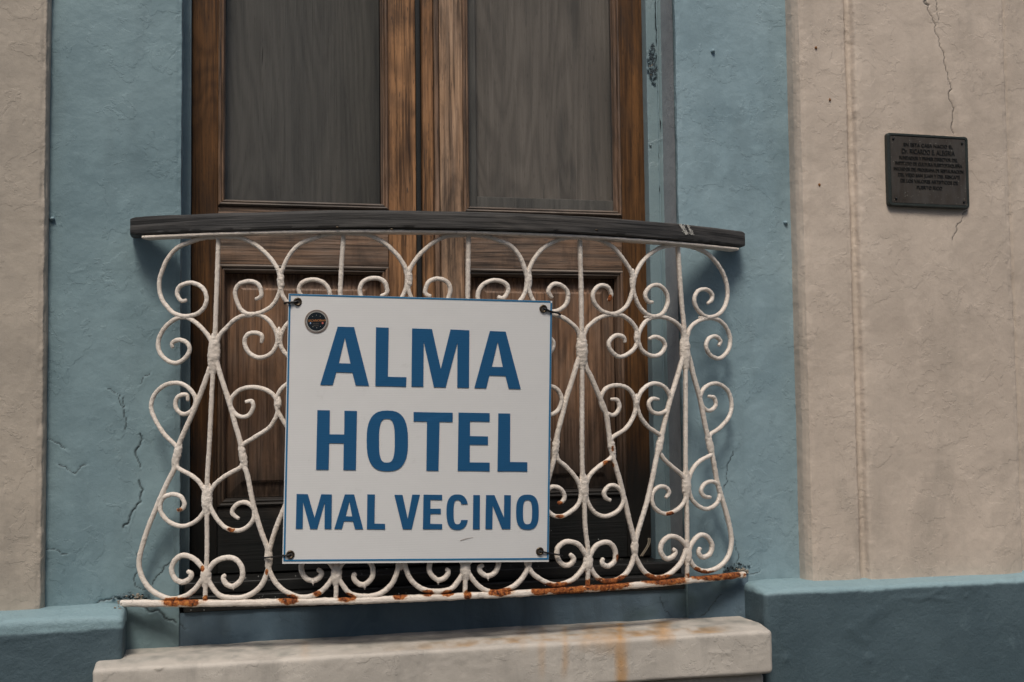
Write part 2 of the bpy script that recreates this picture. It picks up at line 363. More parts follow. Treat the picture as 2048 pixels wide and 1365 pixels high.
# ------------------------------------------------------------------ walls
house = thing('town_house', 'old town house front with blue plaster walls, cream pilasters and a tall wooden double door', 'building', (0, 0, -1.7))
def zlines(z0, z1, st=.0022, lo=-.86, hi=1.02):
    a = []
    if z0 < lo: a.append(np.linspace(z0, lo, max(2, int((lo-z0)/.04)))[:-1])
    l, h = max(z0, lo), min(z1, hi); a.append(np.linspace(l, h, int((h-l)/st)+1))
    if z1 > hi: a.append(np.linspace(hi, z1, max(2, int((z1-hi)/.04)))[1:])
    return np.concatenate(a)
def profile(pts, st=.003, fine=(-1.02, 1.66)):
    """resample a plan outline (x, y); corners get rounded by the smoothing"""
    P = np.array(pts, float); out = [P[:1]]
    for a, b in zip(P[:-1], P[1:]):
        L = np.linalg.norm(b-a); mid = (a[0]+b[0])/2
        s = st if fine[0]-.05 < a[0] < fine[1]+.05 and fine[0]-.05 < b[0] < fine[1]+.05 else .04
        n = max(1, int(L/s)); out.append(a+(b-a)*(np.arange(1, n+1)/n)[:, None])
    P = np.concatenate(out)
    for _ in range(2): P[1:-1] = P[1:-1]*.5+(P[:-2]+P[2:])*.25
    return P
def jag(poly, amp, rs, depth=3):
    P = [np.array(p, float) for p in poly]
    for k in range(depth):
        Q = [P[0]]
        for a, b in zip(P[:-1], P[1:]):
            d = b-a; nrm = np.array([-d[1], d[0]]); Q += [(a+b)/2+nrm*rs.uniform(-amp, amp), b]
        P = Q
    return np.array(P)
def crack_field(XZ, feats, Y):
    n = len(XZ); disp = np.zeros(n); mask = np.zeros(n); rs = np.random.RandomState(3)
    for poly, wd, dp in feats:
        P = np.array([at(x, y, Y)[[0, 2]] for x, y in poly]); P = jag(P, .22, rs)
        b = (XZ[:, 0] > P[:, 0].min()-.012) & (XZ[:, 0] < P[:, 0].max()+.012) & (XZ[:, 1] > P[:, 1].min()-.012) & (XZ[:, 1] < P[:, 1].max()+.012)
        idx = np.where(b)[0]
        if not len(idx): continue
        q = XZ[idx]; best = np.full(len(idx), 9.); side = np.zeros(len(idx))
        for i, (a, c) in enumerate(zip(P[:-1], P[1:])):
            d = c-a; L2 = max(d@d, 1e-12); t = np.clip(((q-a)@d)/L2, 0, 1); e = q-(a+t[:, None]*d); r = np.hypot(e[:, 0], e[:, 1])
            tt = (i+t)/len(P); up = r < best; best = np.where(up, r, best); side = np.where(up, np.sign(e[:, 0]*d[1]-e[:, 1]*d[0]), side)
        ww = max(.0013, wd*.62)*(.65+.6*np.abs(fbm(np.c_[q, q[:, :1]*0], 60, 2)))
        mk_ = 1-sm(ww*.5, ww*1.15, best)
        mask[idx] = np.maximum(mask[idx], mk_); disp[idx] += -dp*.6*(1-sm(0, ww*2.0, best))+side*.0005*(1-sm(0, .012, best))
    return disp, mask
def feat_field(XZ, feats, Y):
    d = np.zeros(len(XZ)); p3 = np.c_[XZ, XZ[:, :1]*0]
    for f in feats:
        k, px, py = f[:3]; c = at(px, py, Y)[[0, 2]]; s = .00115
        if k == 'bump':
            r, h = f[3]*s, f[4]; i = np.where((np.abs(XZ[:, 0]-c[0]) < r) & (np.abs(XZ[:, 1]-c[1]) < r))[0]; rr = np.hypot(*(XZ[i]-c).T); d[i] += h*(1-sm(0, r, rr))
        elif k == 'patch':                       # raised or sunken flake with a ragged rim
            rx, ry, h = f[3]*s, f[4]*s, f[5]
            i = np.where((np.abs(XZ[:, 0]-c[0]) < rx*1.6) & (np.abs(XZ[:, 1]-c[1]) < ry*1.6))[0]
            e = (XZ[i]-c)/(rx, ry); rr = np.hypot(e[:, 0], e[:, 1])+.5*fbm(p3[i], 35, 3, px)+.45*fbm(p3[i], 110, 2, py)
            d[i] += 1.4*h*(1-sm(.94, 1.02, rr))
        elif k == 'rough':
            rx, ry, h = f[3]*s, f[4]*s, f[5]
            i = np.where((np.abs(XZ[:, 0]-c[0]) < rx*1.3) & (np.abs(XZ[:, 1]-c[1]) < ry*1.3))[0]
            e = (XZ[i]-c)/(rx, ry); rr = np.hypot(e[:, 0], e[:, 1])+.3*fbm(p3[i], 20, 3, px)
            nz = fbm(p3[i], 90, 4, py); d[i] += .6*h*(1-sm(.7, 1., rr))*(nz+.6*np.sign(nz)*np.abs(nz)**.5)
        elif k == 'ridge':
            P = np.array([at(x, y, Y)[[0, 2]] for x, y in f[3]]); h = f[4]; wd = f[5]*s
            for a, b in zip(P[:-1], P[1:]):
                v = b-a; t = np.clip(((XZ-a)@v)/(v@v), 0, 1); e = XZ-(a+t[:, None]*v); r = np.hypot(e[:, 0], e[:, 1])+wd*.5*fbm(p3, 60, 3)
                d = np.maximum(d, h*(1-sm(0, wd, r))) if h > 0 else np.minimum(d, h*(1-sm(0, wd, r)))
    return d
def swept(name, pts, z0, z1, mat, Y, cracks=(), feats=(), amp=.0022, edge=.0016, label=None, st=.0023, drips=None):
    P = profile(pts, st); z = zlines(z0, z1); n, k = len(P), len(z); rq = np.random.RandomState(len(name)+int(abs(pts[0][0])*1000)); feats = list(feats)
    lo_, hi_ = max(min(p[0] for p in pts), -1.0), min(max(p[0] for p in pts), 1.6)
    for _ in range(int((hi_-lo_)*150)):          # pits, grit and brush crumbs under the paint
        px_, py_ = [float(v) for v in proj(np.array([rq.uniform(lo_, hi_), Y, rq.uniform(max(z0, -.85), .95)]))]
        feats.append(('bump', px_, py_, 2.2+3.2*rq.rand()**2, (-1 if rq.rand() < .45 else 1)*(.0006+.0012*rq.rand())))
    for _ in range(int((hi_-lo_)*16)):
        px_, py_ = [float(v) for v in proj(np.array([rq.uniform(lo_, hi_), Y, rq.uniform(max(z0, -.85), .95)]))]; a_ = rq.uniform(0, 3.14); L_ = rq.uniform(8, 26)
        feats.append(('ridge', 0, 0, [(px_, py_), (px_+L_*math.cos(a_), py_+L_*math.sin(a_))], rq.choice([-1, 1])*.0007, 3.5))
    T = np.gradient(P, axis=0); T /= np.maximum(np.linalg.norm(T, axis=1, keepdims=True), 1e-9); N = np.stack([T[:, 1], -T[:, 0]], 1)
    X = np.repeat(P[:, 0][:, None], k, 1); Yy = np.repeat(P[:, 1][:, None], k, 1); Z = np.repeat(z[None], n, 0)
    V = np.stack([X, Yy, Z], -1).reshape(-1, 3); NN = np.repeat(N[:, None], k, 1).reshape(-1, 2)
    p = V.copy()
    d = amp*fbm(p, 7, 4)+.0006*fbm(p, 26, 3, 3)+.0004*fbm(p, 75, 3, 8)
    front = np.abs(NN[:, 1]) > .7
    XZ = V[:, [0, 2]]; dd = np.zeros(len(V)); cm = np.zeros(len(V))
    if cracks: dd, cm = crack_field(XZ, cracks, Y)
    if feats: dd = dd+feat_field(XZ, feats, Y)
    d = d+np.where(front, dd, 0); cm = np.where(front, cm, 0)
    # ragged arrises: shift verts near corners sideways
    curv = np.linalg.norm(np.gradient(N, axis=0), axis=1); curv = np.convolve(curv, np.ones(7)/7, 'same'); ew = np.clip(curv*9, 0, 1)
    EW = np.repeat(ew[:, None], k, 1).reshape(-1)
    d = d-EW*edge*(.6+1.3*fbm(p, 38, 4, 21)+1.2*np.clip(fbm(p, 14, 3, 40), 0, 1))
    V[:, 0] += NN[:, 0]*d; V[:, 1] += NN[:, 1]*d
    F = grid_faces(n, k)
    a = {'crack': cm}
    if drips is not None: a.update(drips(V))
    return mk(name, V, F, mat, house, True, a, label=label)

# left blue wall and its reveal
def wallfoot(V):
    n_ = fbm(V, 14, 4)
    g = (1-sm(-.56, -.49, V[:, 2]+.04*n_))*.35
    return {'green': g, 'drip': np.zeros(len(V))}
crL = [([(247, 795), (248, 830), (249, 860)], .0016, .003), ([(280, 868), (284, 880), (276, 895), (274, 915), (281, 935)], .0030, .005),
       ([(278, 962), (286, 980), (281, 1005), (262, 1030), (246, 1056)], .0030, .005), ([(92, 878), (112, 885), (130, 898)], .0020, .003),
       ([(118, 930), (135, 940), (150, 949), (172, 930)], .0026, .003), ([(92, 1100), (112, 1100), (135, 1108)], .0022, .003),
       ([(340, 1125), (325, 1145), (305, 1170)], .0014, .002), ([(272, 1108), (270, 1150), (275, 1175), (290, 1180)], .0018, .003),
       ([(188, 1212), (215, 1200), (236, 1198), (246, 1202)], .0034, .005), ([(285, 1214), (310, 1222), (330, 1238), (352, 1246)], .004, .006),
       ([(215, 778), (240, 790), (249, 815)], .0016, .002), ([(280, 770), (290, 752), (300, 748)], .0016, .0015)]
ftL = [('rough', 205, 830, 75, 80, .0012), ('patch', 145, 105, 14, 9, -.0016), ('patch', 178, 92, 7, 9, -.0016), ('patch', 232, 333, 22, 15, -.0018),
       ('patch', 280, 135, 16, 14, -.0013), ('patch', 160, 75, 9, 6, -.0012), ('patch', 283, 178, 10, 8, -.0010), ('patch', 160, 53, 9, 4, .0012), ('rough', 320, 340, 55, 60, .0013),
       ('patch', 305, 410, 60, 14, .0012), ('patch', 205, 425, 18, 6, -.0012), ('bump', 165, 158, 3, .0016), ('bump', 155, 145, 3, .0014),
       ('ridge', 0, 0, [(120, 590), (150, 570)], .0010, 10), ('ridge', 0, 0, [(180, 1110), (235, 1065)], .0020, 14), ('ridge', 0, 0, [(125, 1200), (175, 1212)], .0022, 12),
       ('ridge', 0, 0, [(130, 1190), (150, 1210)], .002, 9), ('ridge', 0, 0, [(185, 220), (190, 175)], .0012, 5), ('patch', 255, 930, 14, 8, .0012), ('bump', 226, 655, 6, .0014),
       ('patch', 205, 775, 70, 40, -.0011), ('ridge', 0, 0, [(150, 745), (180, 718), (205, 722)], -.0012, 5), ('ridge', 0, 0, [(210, 700), (215, 760)], -.001, 5),
       ('rough', 235, 70, 60, 50, .0005), ('bump', 252, 750, 9, .002), ('bump', 262, 752, 6, .0015), ('rough', 190, 1010, 60, 60, .0005)]
swept('wall', [(-.92, .0), (-.592, .0), (-.592, .10)], -.95, 1.75, BLUE, 0, crL, ftL, amp=.0030, label='blue plaster wall left of the door', drips=wallfoot)
crR = [([(1465, 900), (1455, 940), (1448, 985), (1460, 1050), (1470, 1090), (1472, 1130)], .0017, .002), ([(1442, 1190), (1420, 1215), (1402, 1232)], .0014, .002),
       ([(1500, 1148), (1520, 1143)], .0018, .003)]
ftR = [('patch', 1535, 197, 26, 6, -.0020), ('patch', 1540, 262, 18, 18, -.0012), ('patch', 1520, 45, 8, 8, -.0012), ('rough', 1520, 270, 30, 60, .0009), ('rough', 1430, 110, 60, 45, .0007),
       ('ridge', 0, 0, [(1366, 250), (1388, 240)], .0022, 6), ('patch', 1370, 246, 5, 3, -.002), ('rough', 1500, 430, 60, 35, .0012), ('patch', 1550, 305, 10, 4, -.0018), ('patch', 1360, 12, 12, 10, .0014),
       ('bump', 1394, 388, 5, -.0016), ('bump', 1388, 335, 4, -.0014), ('bump', 1482, 390, 5, -.0016), ('rough', 1350, 170, 12, 170, .0012), ('rough', 1560, 1030, 40, 70, .0009),
       ('patch', 1530, 345, 18, 5, .0012), ('bump', 1465, 230, 3, .0012), ('patch', 1480, 1140, 26, 8, .0018), ('rough', 1475, 1138, 30, 14, .003), ('bump', 1515, 560, 8, .0012), ('bump', 1440, 640, 10, -.0012)]
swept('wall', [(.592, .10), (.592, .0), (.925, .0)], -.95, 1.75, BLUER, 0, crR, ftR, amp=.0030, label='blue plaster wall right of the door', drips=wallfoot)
swept('reveal', [(.588, .089), (.588, .006)], -.50, 1.745, REVG, 0, (), (), amp=.0008, edge=.0008, label='grey painted reveal right of the door')
def blotch(V):
    px, py = proj(V); nz = fbm(V, 25, 4)
    g = np.zeros(len(V))
    for cx, cy, rx, ry, a in ((1380, 1200, 60, 40, .55), (1280, 1230, 40, 20, .5), (1440, 1165, 40, 30, .5)):
        g = np.maximum(g, a*np.clip(1.2-np.hypot((px-cx)/rx, (py-cy)/ry)+nz*.7, 0, 1))
    return {'green': g, 'drip': np.zeros(len(V))}
crM = [([(1320, 1195), (1330, 1222), (1345, 1240)], .0016, .002), ([(352, 1246), (375, 1260)], .002, .002)]
swept('wall', [(-.60, .006), (.60, .006)], -.95, -.530, BLUEG, .006, crM, [('rough', 1380, 1215, 90, 40, .0008)], amp=.0012, label='blue plaster strip under the threshold', drips=blotch)
swept('wall', [(.594, -.004), (.752, -.004)], -.95, -.5035, BLUEG, -.004, [([(1442, 1190), (1420, 1215), (1402, 1232)], .0014, .002)], [('rough', 1440, 1190, 40, 40, .0008)], amp=.0012, label='blue plaster strip beside the right plinth', drips=blotch)
# lintel over the door and the wall higher up
rbox('wall', -.94, .945, .0, .35, 1.752, 3.4, BLUE, house, .006, .06, .002, label='blue plaster wall above the door')
# cream pilasters
feP = [('rough', 30, 60, 70, 80, .0016), ('rough', 90, 170, 14, 190, .0016), ('bump', 12, 808, 3, -.0014), ('patch', 10, 120, 18, 22, -.0018), ('bump', 15, 632, 3, .001), ('rough', 70, 1150, 20, 40, .0014),
       ('patch', 40, 1010, 14, 8, .001), ('ridge', 0, 0, [(0, 190), (85, 197)], -.0006, 3), ('rough', 40, 330, 50, 60, .0006)]
swept('pilaster', [(-2.8, -.030), (-1.06, -.030), (-.876, -.030), (-.871, -.018), (-.871, .01)], -.52, 3.4, CREAML, -.030, (), feP, amp=.0022, edge=.0022, label='plain cream pilaster at the left edge')
crP = [([(1850, 0), (1858, 30), (1875, 75), (1886, 110), (1894, 160), (1896, 200), (1904, 240), (1906, 268)], .0027, .004), ([(1850, 0), (1846, 6), (1856, 12)], .005, .005),
       ([(1870, 0), (1872, 20), (1876, 42)], .0018, .003), ([(1932, 422), (1920, 445), (1908, 468), (1903, 485)], .0015, .002)]
feQ = [('patch', 1640, 160, 34, 120, -.0011), ('rough', 1640, 130, 36, 90, .0017), ('patch', 1612, 278, 10, 12, -.0018), ('patch', 1668, 245, 8, 20, -.0026), ('patch', 1650, 330, 34, 46, -.0011), ('rough', 1640, 340, 30, 50, .0012),
       ('bump', 1618, 20, 3, -.002), ('bump', 1806, 126, 3, .0018), ('bump', 1862, 427, 3, .0025), ('patch', 1670, 285, 8, 10, .0016), ('ridge', 0, 0, [(1775, 453), (1825, 452)], .0010, 3), ('bump', 1880, 240, 9, .0018),
       ('bump', 1918, 115, 6, .0018), ('bump', 1870, 448, 6, .0014), ('bump', 1985, 427, 5, .0022), ('patch', 1800, 80, 28, 20, .0009), ('ridge', 0, 0, [(1760, 110), (1800, 75), (1830, 55)], .0008, 8), ('ridge', 0, 0, [(1780, 95), (1800, 90)], .0018, 8),
       ('ridge', 0, 0, [(1780, 1098), (1822, 1116), (1870, 1092)], .0005, 8), ('patch', 1765, 1128, 18, 7, -.0018), ('patch', 1890, 1120, 9, 9, -.0012), ('bump', 1693, 1077, 3, -.0016),
       ('ridge', 0, 0, [(1640, 700), (1670, 686), (1700, 690)], .0008, 8), ('rough', 1620, 750, 20, 400, .0008), ('rough', 1780, 600, 60, 40, .0005), ('rough', 1720, 1140, 30, 22, .002), ('rough', 1735, 1000, 10, 200, .0026), ('rough', 1702, 550, 8, 500, .0014),
       ('bump', 1860, 560, 26, .0026), ('bump', 1912, 580, 22, .0024), ('bump', 1855, 600, 20, -.0016), ('ridge', 0, 0, [(1690, 120), (1740, 122)], .0005, 3), ('bump', 1602, 540, 5, .0016), ('bump', 1682, 124, 5, .002), ('patch', 2005, 188, 8, 3, -.003)]
swept('pilaster', [(.893, .01), (.893, -.03), (.902, -.053), (1.029, -.053), (1.034, -.0455), (1.044, -.0455), (1.049, -.060), (1.056, -.064), (1.479, -.065), (1.484, -.058), (1.487, -.048), (1.68, -.048), (3.4, -.048)], -.53, 3.4, CREAM, -.06, crP, feQ, amp=.0034, edge=.0015, label='cream pilaster with moulded edge at the right')
# rust freckles and dirty spots on the pilaster are tiny iron inclusions
# blue skirting on both sides
def ledge(z_in, z_out):
    def f(V):
        t = np.clip((V[:, 1]+.118)/.07, 0, 1); top = sm(-.72, -.53, V[:, 2])
        V = V.copy(); V[:, 2] += top*(-.011*(1-t)+.003*fbm(V, 9, 3)); V[:, 1] += .0035*fbm(V, 8, 4)*(V[:, 1] < -.1)
        e = np.clip((.80-V[:, 0])/.06, 0, 1) if z_in else np.clip((V[:, 0]+.76)/.06, 0, 1)
        V[:, 2] += top*-.004*e; return V
    return f
fP = [('bump', 1570, 1318, 14, .003), ('bump', 1735, 1318, 16, .003), ('bump', 1810, 1360, 8, .002), ('ridge', 0, 0, [(1780, 1198), (1850, 1194), (1900, 1200)], .0016, 6), ('bump', 1930, 1192, 9, .002), ('bump', 1970, 1188, 8, .0022),
      ('ridge', 0, 0, [(1700, 1258), (1730, 1283)], .002, 14), ('bump', 1560, 1213, 5, .002), ('bump', 1740, 1238, 6, -.002), ('ridge', 0, 0, [(1800, 1195), (1840, 1200), (1880, 1180)], .0018, 7), ('bump', 1765, 1278, 4, .002), ('bump', 1862, 1330, 5, -.002), ('ridge', 0, 0, [(1740, 1235), (1790, 1200)], .0014, 20)]
def lP(V, feats=fP, base=None):
    V = base(V); d = feat_field(V[:, [0, 2]], feats, -.11); fr = V[:, 1] < -.10
    V[:, 1] -= np.where(fr, d, 0); return V
l1, l0 = ledge(True, 0), ledge(False, 0)
rbox('skirting', .742, 3.4, -.115, .02, -1.74, -.517, PLINTH, house, .012, .0045, .0022, 9, warp=lambda V: lP(V, fP, l1), fine=(.74, 1.66), zfine=(-.86, -.51), label='dark blue plinth to the right of the step')
rbox('skirting', -2.8, -.703, -.115, .02, -1.74, -.501, PLINTH, house, .012, .0045, .0022, 9, warp=lambda V: lP(V, [('bump', 160, 1255, 6, .0015), ('rough', 190, 1240, 30, 20, .0014), ('rough', 60, 1310, 60, 40, .0006), ('ridge', 0, 0, [(10, 1280), (120, 1262)], .0012, 6)], l0), fine=(-1.0, -.70), zfine=(-.75, -.497), label='dark blue plinth to the left of the step')
# cream step block under the balcony
def stepdrip(V):
    px, py = proj(V); nz = fbm(V*np.array([1, 1, .25]), 60, 3); n2 = fbm(V, 30, 4); d = np.zeros(len(V)); ok = V[:, 1] < -.02
    for cx, wd, a, y1 in ((1240, 14, .95, 1385), (1222, 40, .5, 1300), (1130, 9, .5, 1345), (1325, 26, .8, 1280), (1180, 24, .5, 1290), (1045, 14, .3, 1290), (610, 12, .25, 1310), (1085, 10, .3, 1350)):
        d = np.maximum(d, a*np.clip(1.1-np.abs(px-cx)/wd+nz*.6, 0, 1)*(1-sm(y1-20, y1+25, py)))
    top = V[:, 2] > -.612
    d = np.maximum(d, np.where(top, np.clip(.35+1.1*n2, 0, .8)*(1-sm(.012, .030, np.abs(V[:, 1]+.135+.010*n2)))*sm(640, 1060, px)*(1-sm(1400, 1480, px)), 0))
    dirt = sm(-.16, -.13, V[:, 1])*np.clip(.25+n2, 0, .8)*top
    return {'drip': d*ok*.9, 'green': dirt*.6, 'crack': cs(V)}
def cs(V):
    _, c = crack_field(V[:, [0, 2]], [([(1420, 1300), (1445, 1302), (1460, 1318)], .0014, 0), ([(1380, 1265), (1400, 1280), (1430, 1283)], .0014, 0), ([(1550, 1225), (1540, 1232), (1534, 1240)], .002, 0)], -.17)
    return np.where(V[:, 1] < -.15, c*0, 0)
fS = [('rough', 1500, 1290, 40, 50, .0016), ('patch', 1350, 1268, 14, 8, -.002), ('patch', 1410, 1283, 10, 7, -.0018), ('ridge', 0, 0, [(1450, 1325), (1465, 1335)], .0016, 6), ('patch', 330, 1342, 5, 4, -.003), ('patch', 318, 1328, 7, 4, .002), ('rough', 400, 1345, 120, 25, .0010),
      ('rough', 1440, 1350, 60, 12, .0012), ('rough', 660, 1330, 120, 20, .0016), ('ridge', 0, 0, [(1420, 1300), (1460, 1303)], .0012, 5), ('rough', 900, 1330, 140, 30, .0009), ('rough', 1200, 1320, 140, 40, .0008)]
def wS(V):
    V = V.copy(); d = feat_field(V[:, [0, 2]], fS, -.17); fr = V[:, 1] < -.155; V[:, 1] -= np.where(fr, d, 0)
    top = sm(-.69, -.61, V[:, 2]); V[:, 2] += top*(.003*fbm(V, 6, 4)-.008*sm(.10, .17, -V[:, 1]))
    return V
rbox('step', -.757, .733, -.172, .02, -.706, -.600, STEPM, house, .009, .0045, .0035, 10, warp=wS, attr={'drip': lambda V: stepdrip(V)['drip'], 'green': lambda V: stepdrip(V)['green'], 'crack': cs}, label='cream masonry step block below the balcony')
rbox('step', -.745, .722, -.150, .02, -1.74, -.708, STEPM, house, .012, .03, .002, 8, label='lower cream masonry block, set back a little')
# painted door frame, right side broad with a bead, left side narrow
rbox('door_frame', .548, .602, .088, .16, -.50, 1.75, FRAMEB, house, .002, .02, .0008, 20)
rbox('door_frame', .5755, .5800, .084, .090, -.50, 1.75, FRAMEB, house, .002, .01, .0008, 20)
rbox('door_frame', -.602, -.574, .088, .16, -.50, 1.75, FRAMEB, house, .002, .02, .0006, 20)
rbox('door_frame', -.588, .588, .088, .16, 1.70, 1.75, FRAMEB, house, .002, .03, .0006, 20)
# dark shut room behind the glass
mk('interior', [(-1.2, .30, -.9), (1.2, .30, -.9), (1.2, 1.6, -.9), (-1.2, 1.6, -.9), (-1.2, .30, 2.2), (1.2, .30, 2.2), (1.2, 1.6, 2.2), (-1.2, 1.6, 2.2),
                (-.6, .30, -.9), (.6, .30, -.9), (.6, .30, 1.76), (-.6, .30, 1.76), (-.6, .30, 2.2), (.6, .30, 2.2),
                (-.6, .11, -.9), (.6, .11, -.9), (.6, .11, 1.76), (-.6, .11, 1.76)],
   [[0, 1, 2, 3], [3, 2, 6, 7], [0, 3, 7, 4], [1, 5, 6, 2], [4, 7, 6, 5], [0, 4, 12, 8], [9, 13, 5, 1], [11, 10, 13, 12], [8, 11, 17, 14], [9, 15, 16, 10], [11, 17, 16, 10], [8, 14, 15, 9]], DARK, house, False)
# threshold
rbox('threshold', -.585, .5885, -.002, .158, -.529, -.494, W_SILL, house, .004, .02, .0012, 20)
rbox('threshold', -.584, .587, .018, .158, -.4935, -.466, W_SILL, house, .004, .02, .0012, 20)

# ------------------------------------------------------------------ door leaves
def ring(name, x0, x1, z0, z1, prof, mat_v, mat_h, parent):
    """mitred moulding round a rectangle; prof = [(inset, y)]; one mesh a side"""
    pr = np.array(prof); c = [(x0, z0, 1, 1), (x1, z0, -1, 1), (x1, z1, -1, -1), (x0, z1, 1, -1)]
    for s in range(4):
        a, b = c[s], c[(s+1) % 4]; k = 24
        V = []
        for t in np.linspace(0, 1, k):
            for (i, y) in pr:
                A = np.array([a[0]+a[2]*i, y, a[1]+a[3]*i]); B = np.array([b[0]+b[2]*i, y, b[1]+b[3]*i]); V.append(A+(B-A)*t)
        V = np.array(V); V[:, 1] += .0006*fbm(V, 40, 3); n = len(pr)
        F = grid_faces(k, n)
        mk('moulding', V, F, mat_h if s in (0, 2) else mat_v, parent, False)
YD = .12
OUTP = [(0, YD+.004), (.0005, YD-.004), (.004, YD-.0075), (.007, YD-.0055), (.008, YD-.0015), (.011, YD-.0035), (.0135, YD-.001), (.015, YD+.004), (.0162, YD+.008), (.0165, YD+.018)]
def leaf(x0, x1, ox, ix, gx0, gx1, label, mats, mir):
    """x0..x1 leaf, gx0..gx1 opening of glass/panel including moulding"""
    lf = bpy.data.objects.new('door_leaf', None); S.collection.objects.link(lf); lf.parent = house; lf.location = (0, 0, 1.2); lf['label'] = label
    mL, mR = mats
    rbox('stile', x0, gx0, YD, YD+.035, -.462, 1.70, mL, lf, .002, .03, .0007, 25)
    rbox('stile', gx1, x1, YD, YD+.035, -.462, 1.70, mR, lf, .002, .03, .0007, 25)
    e = .0006
    rbox('rail', gx0+e, gx1-e, YD+.0004, YD+.034, .257, .395, W_RAIL, lf, .002, .02, .0009, 25)
    rbox('rail', gx0+e, gx1-e, YD+.0004, YD+.034, -.462, -.309, W_RAIL, lf, .002, .03, .0009, 25)
    rbox('rail', gx0+e, gx1-e, YD+.0004, YD+.034, 1.55, 1.70, W_RAIL, lf, .002, .03, .0009, 25)
    ring('moulding', gx0, gx1, .395, 1.55, OUTP, W_MOUL, W_MOULX, lf)
    ring('moulding', gx0, gx1, -.309, .257, [(i*1.15, y) for i, y in OUTP], W_MOUL, W_MOULX, lf)
    # glass
    a, b = gx0+.0166, gx1-.0166
    mk('glass_pane', [(a, YD+.018, .41), (b, YD+.018, .41), (b, YD+.018, 1.54), (a, YD+.018, 1.54)], [[0, 1, 2, 3]], GLASS, lf, False)
    # raised and fielded lower panel: flat, slope up, field
    a, b = gx0+.0185, gx1-.0185; z0, z1 = -.2895, .2375
    def lvl(d, y): return [(a+d, y, z0+d), (b-d, y, z0+d), (b-d, y, z1-d), (a+d, y, z1-d)]
    dz = .034
    def lv2(d, y, e2): return [(a+d, y, z0+d+e2), (b-d, y, z0+d+e2), (b-d, y, z1-d), (a+d, y, z1-d)]
    V = lvl(0, YD+.026)+lvl(.004, YD+.026)+lvl(.034, YD+.021)+lvl(.0345, YD+.016)+lvl(.0395, YD+.013)
    F = []
    for r in range(4):
        for s in range(4): F.append([r*4+s, r*4+(s+1) % 4, (r+1)*4+(s+1) % 4, (r+1)*4+s])
    F.append([16, 17, 18, 19]); mk('panel', V, F, W_PAN, lf, False)
    return lf
LF = leaf(-.573, -.0425, 0, 0, -.513, -.1105, 'left door leaf, darker outer stile', (W_OUT, W_MID), 0)
RT = leaf(.0175, .552, 0, 0, .076, .4855, 'right door leaf with bleached inner stile', (W_PALE, W_OUT), 1)
rbox('weather_strip', -.0415, -.0285, YD+.006, YD+.03, -.462, 1.70, RUBBER, LF, .002, .02, .0004, 60)
for k in range(1):
    rbox('cover_strip', -.0275, .0005, YD-.012, YD+.03, -.462, 1.70, W_MID, RT, .006, .012, .0006, 30)
    rbox('cover_strip', .0015, .0160, YD-.003, YD+.03, -.462, 1.70, W_MOUL, RT, .005, .012, .0006, 30)
# inner shutters seen dimly through the glass
def slab(name, x0, x1, z0, z1, y, mat, par, yaw=0., th=.02, hinge=None):
    hx = hinge if hinge is not None else x0
    def wp(V):
        V = V.copy(); dx = V[:, 0]-hx; dy = V[:, 1]-y
        V[:, 0] = hx+dx*math.cos(yaw)-dy*math.sin(yaw); V[:, 1] = y+dx*math.sin(yaw)+dy*math.cos(yaw); return V
    return rbox(name, x0, x1, y, y+th, z0, z1, mat, par, .002, .04, .0008, 15, warp=wp)
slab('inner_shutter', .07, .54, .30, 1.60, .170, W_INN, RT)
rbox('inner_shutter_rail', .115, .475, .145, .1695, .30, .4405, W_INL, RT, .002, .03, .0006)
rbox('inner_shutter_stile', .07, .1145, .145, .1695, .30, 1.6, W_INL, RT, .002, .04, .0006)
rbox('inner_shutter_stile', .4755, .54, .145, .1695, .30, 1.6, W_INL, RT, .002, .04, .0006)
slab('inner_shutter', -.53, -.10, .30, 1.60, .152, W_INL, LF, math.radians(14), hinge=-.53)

# crumbled plaster and dark gap where frame meets reveal on the right
def ribbon(poly, Y, wd, mat, par, name='crack_line'):
    rs = np.random.RandomState(int(poly[0][1])+1); P = jag(np.array([at(x, y, Y)[[0, 2]] for x, y in poly]), .08, rs, 3); V = []; F = []
    for i, (x, z) in enumerate(P):
        h = wd*(.4+rs.rand()*.8)*(0.3 if i in (0, len(P)-1) else 1); V += [(x-h/2, Y, z), (x+h/2, Y, z), (x, Y+.006, z)]
        if i: b = (i-1)*3; F += [[b, b+1, b+4, b+3]]
    return mk(name, V, F, mat, par, False)
VOID = plain('dark_gap', (.015, .018, .02), .9, .1)
for poly, wd in (([(1312, 0), (1311, 40), (1313, 88)], .0022), ([(1315, 182), (1317, 208)], .0022), ([(1317, 225), (1319, 262)], .004), ([(1321, 362), (1322, 400)], .003), ([(1319, 290), (1320, 330)], .0012)):
    ribbon(poly, .0845, wd, VOID, house)
rs = np.random.RandomState(5); GRIT = plain('crumbled_plaster', (.12, .17, .19), .85, .2, 0, (250, .8)); GRITD = plain('crumbled_mortar', (.05, .065, .075), .9, .1); GRITT = plain('bare_mortar', (.30, .26, .21), .9, .1)
def blob(c, r, mat, par, name, seed, k=7):
    a = np.linspace(0, math.pi, k); b = np.arange(9)/9*2*math.pi
    D = np.stack([np.sin(a)[:, None]*np.cos(b), np.sin(a)[:, None]*np.sin(b), np.repeat(np.cos(a)[:, None], 9, 1)], -1).reshape(-1, 3)
    V = np.array(c)+D*np.array(r)*(1+.5*fbm(D, 1.6, 2, seed*3.1))[:, None]
    return V, grid_faces(k, 9, True)
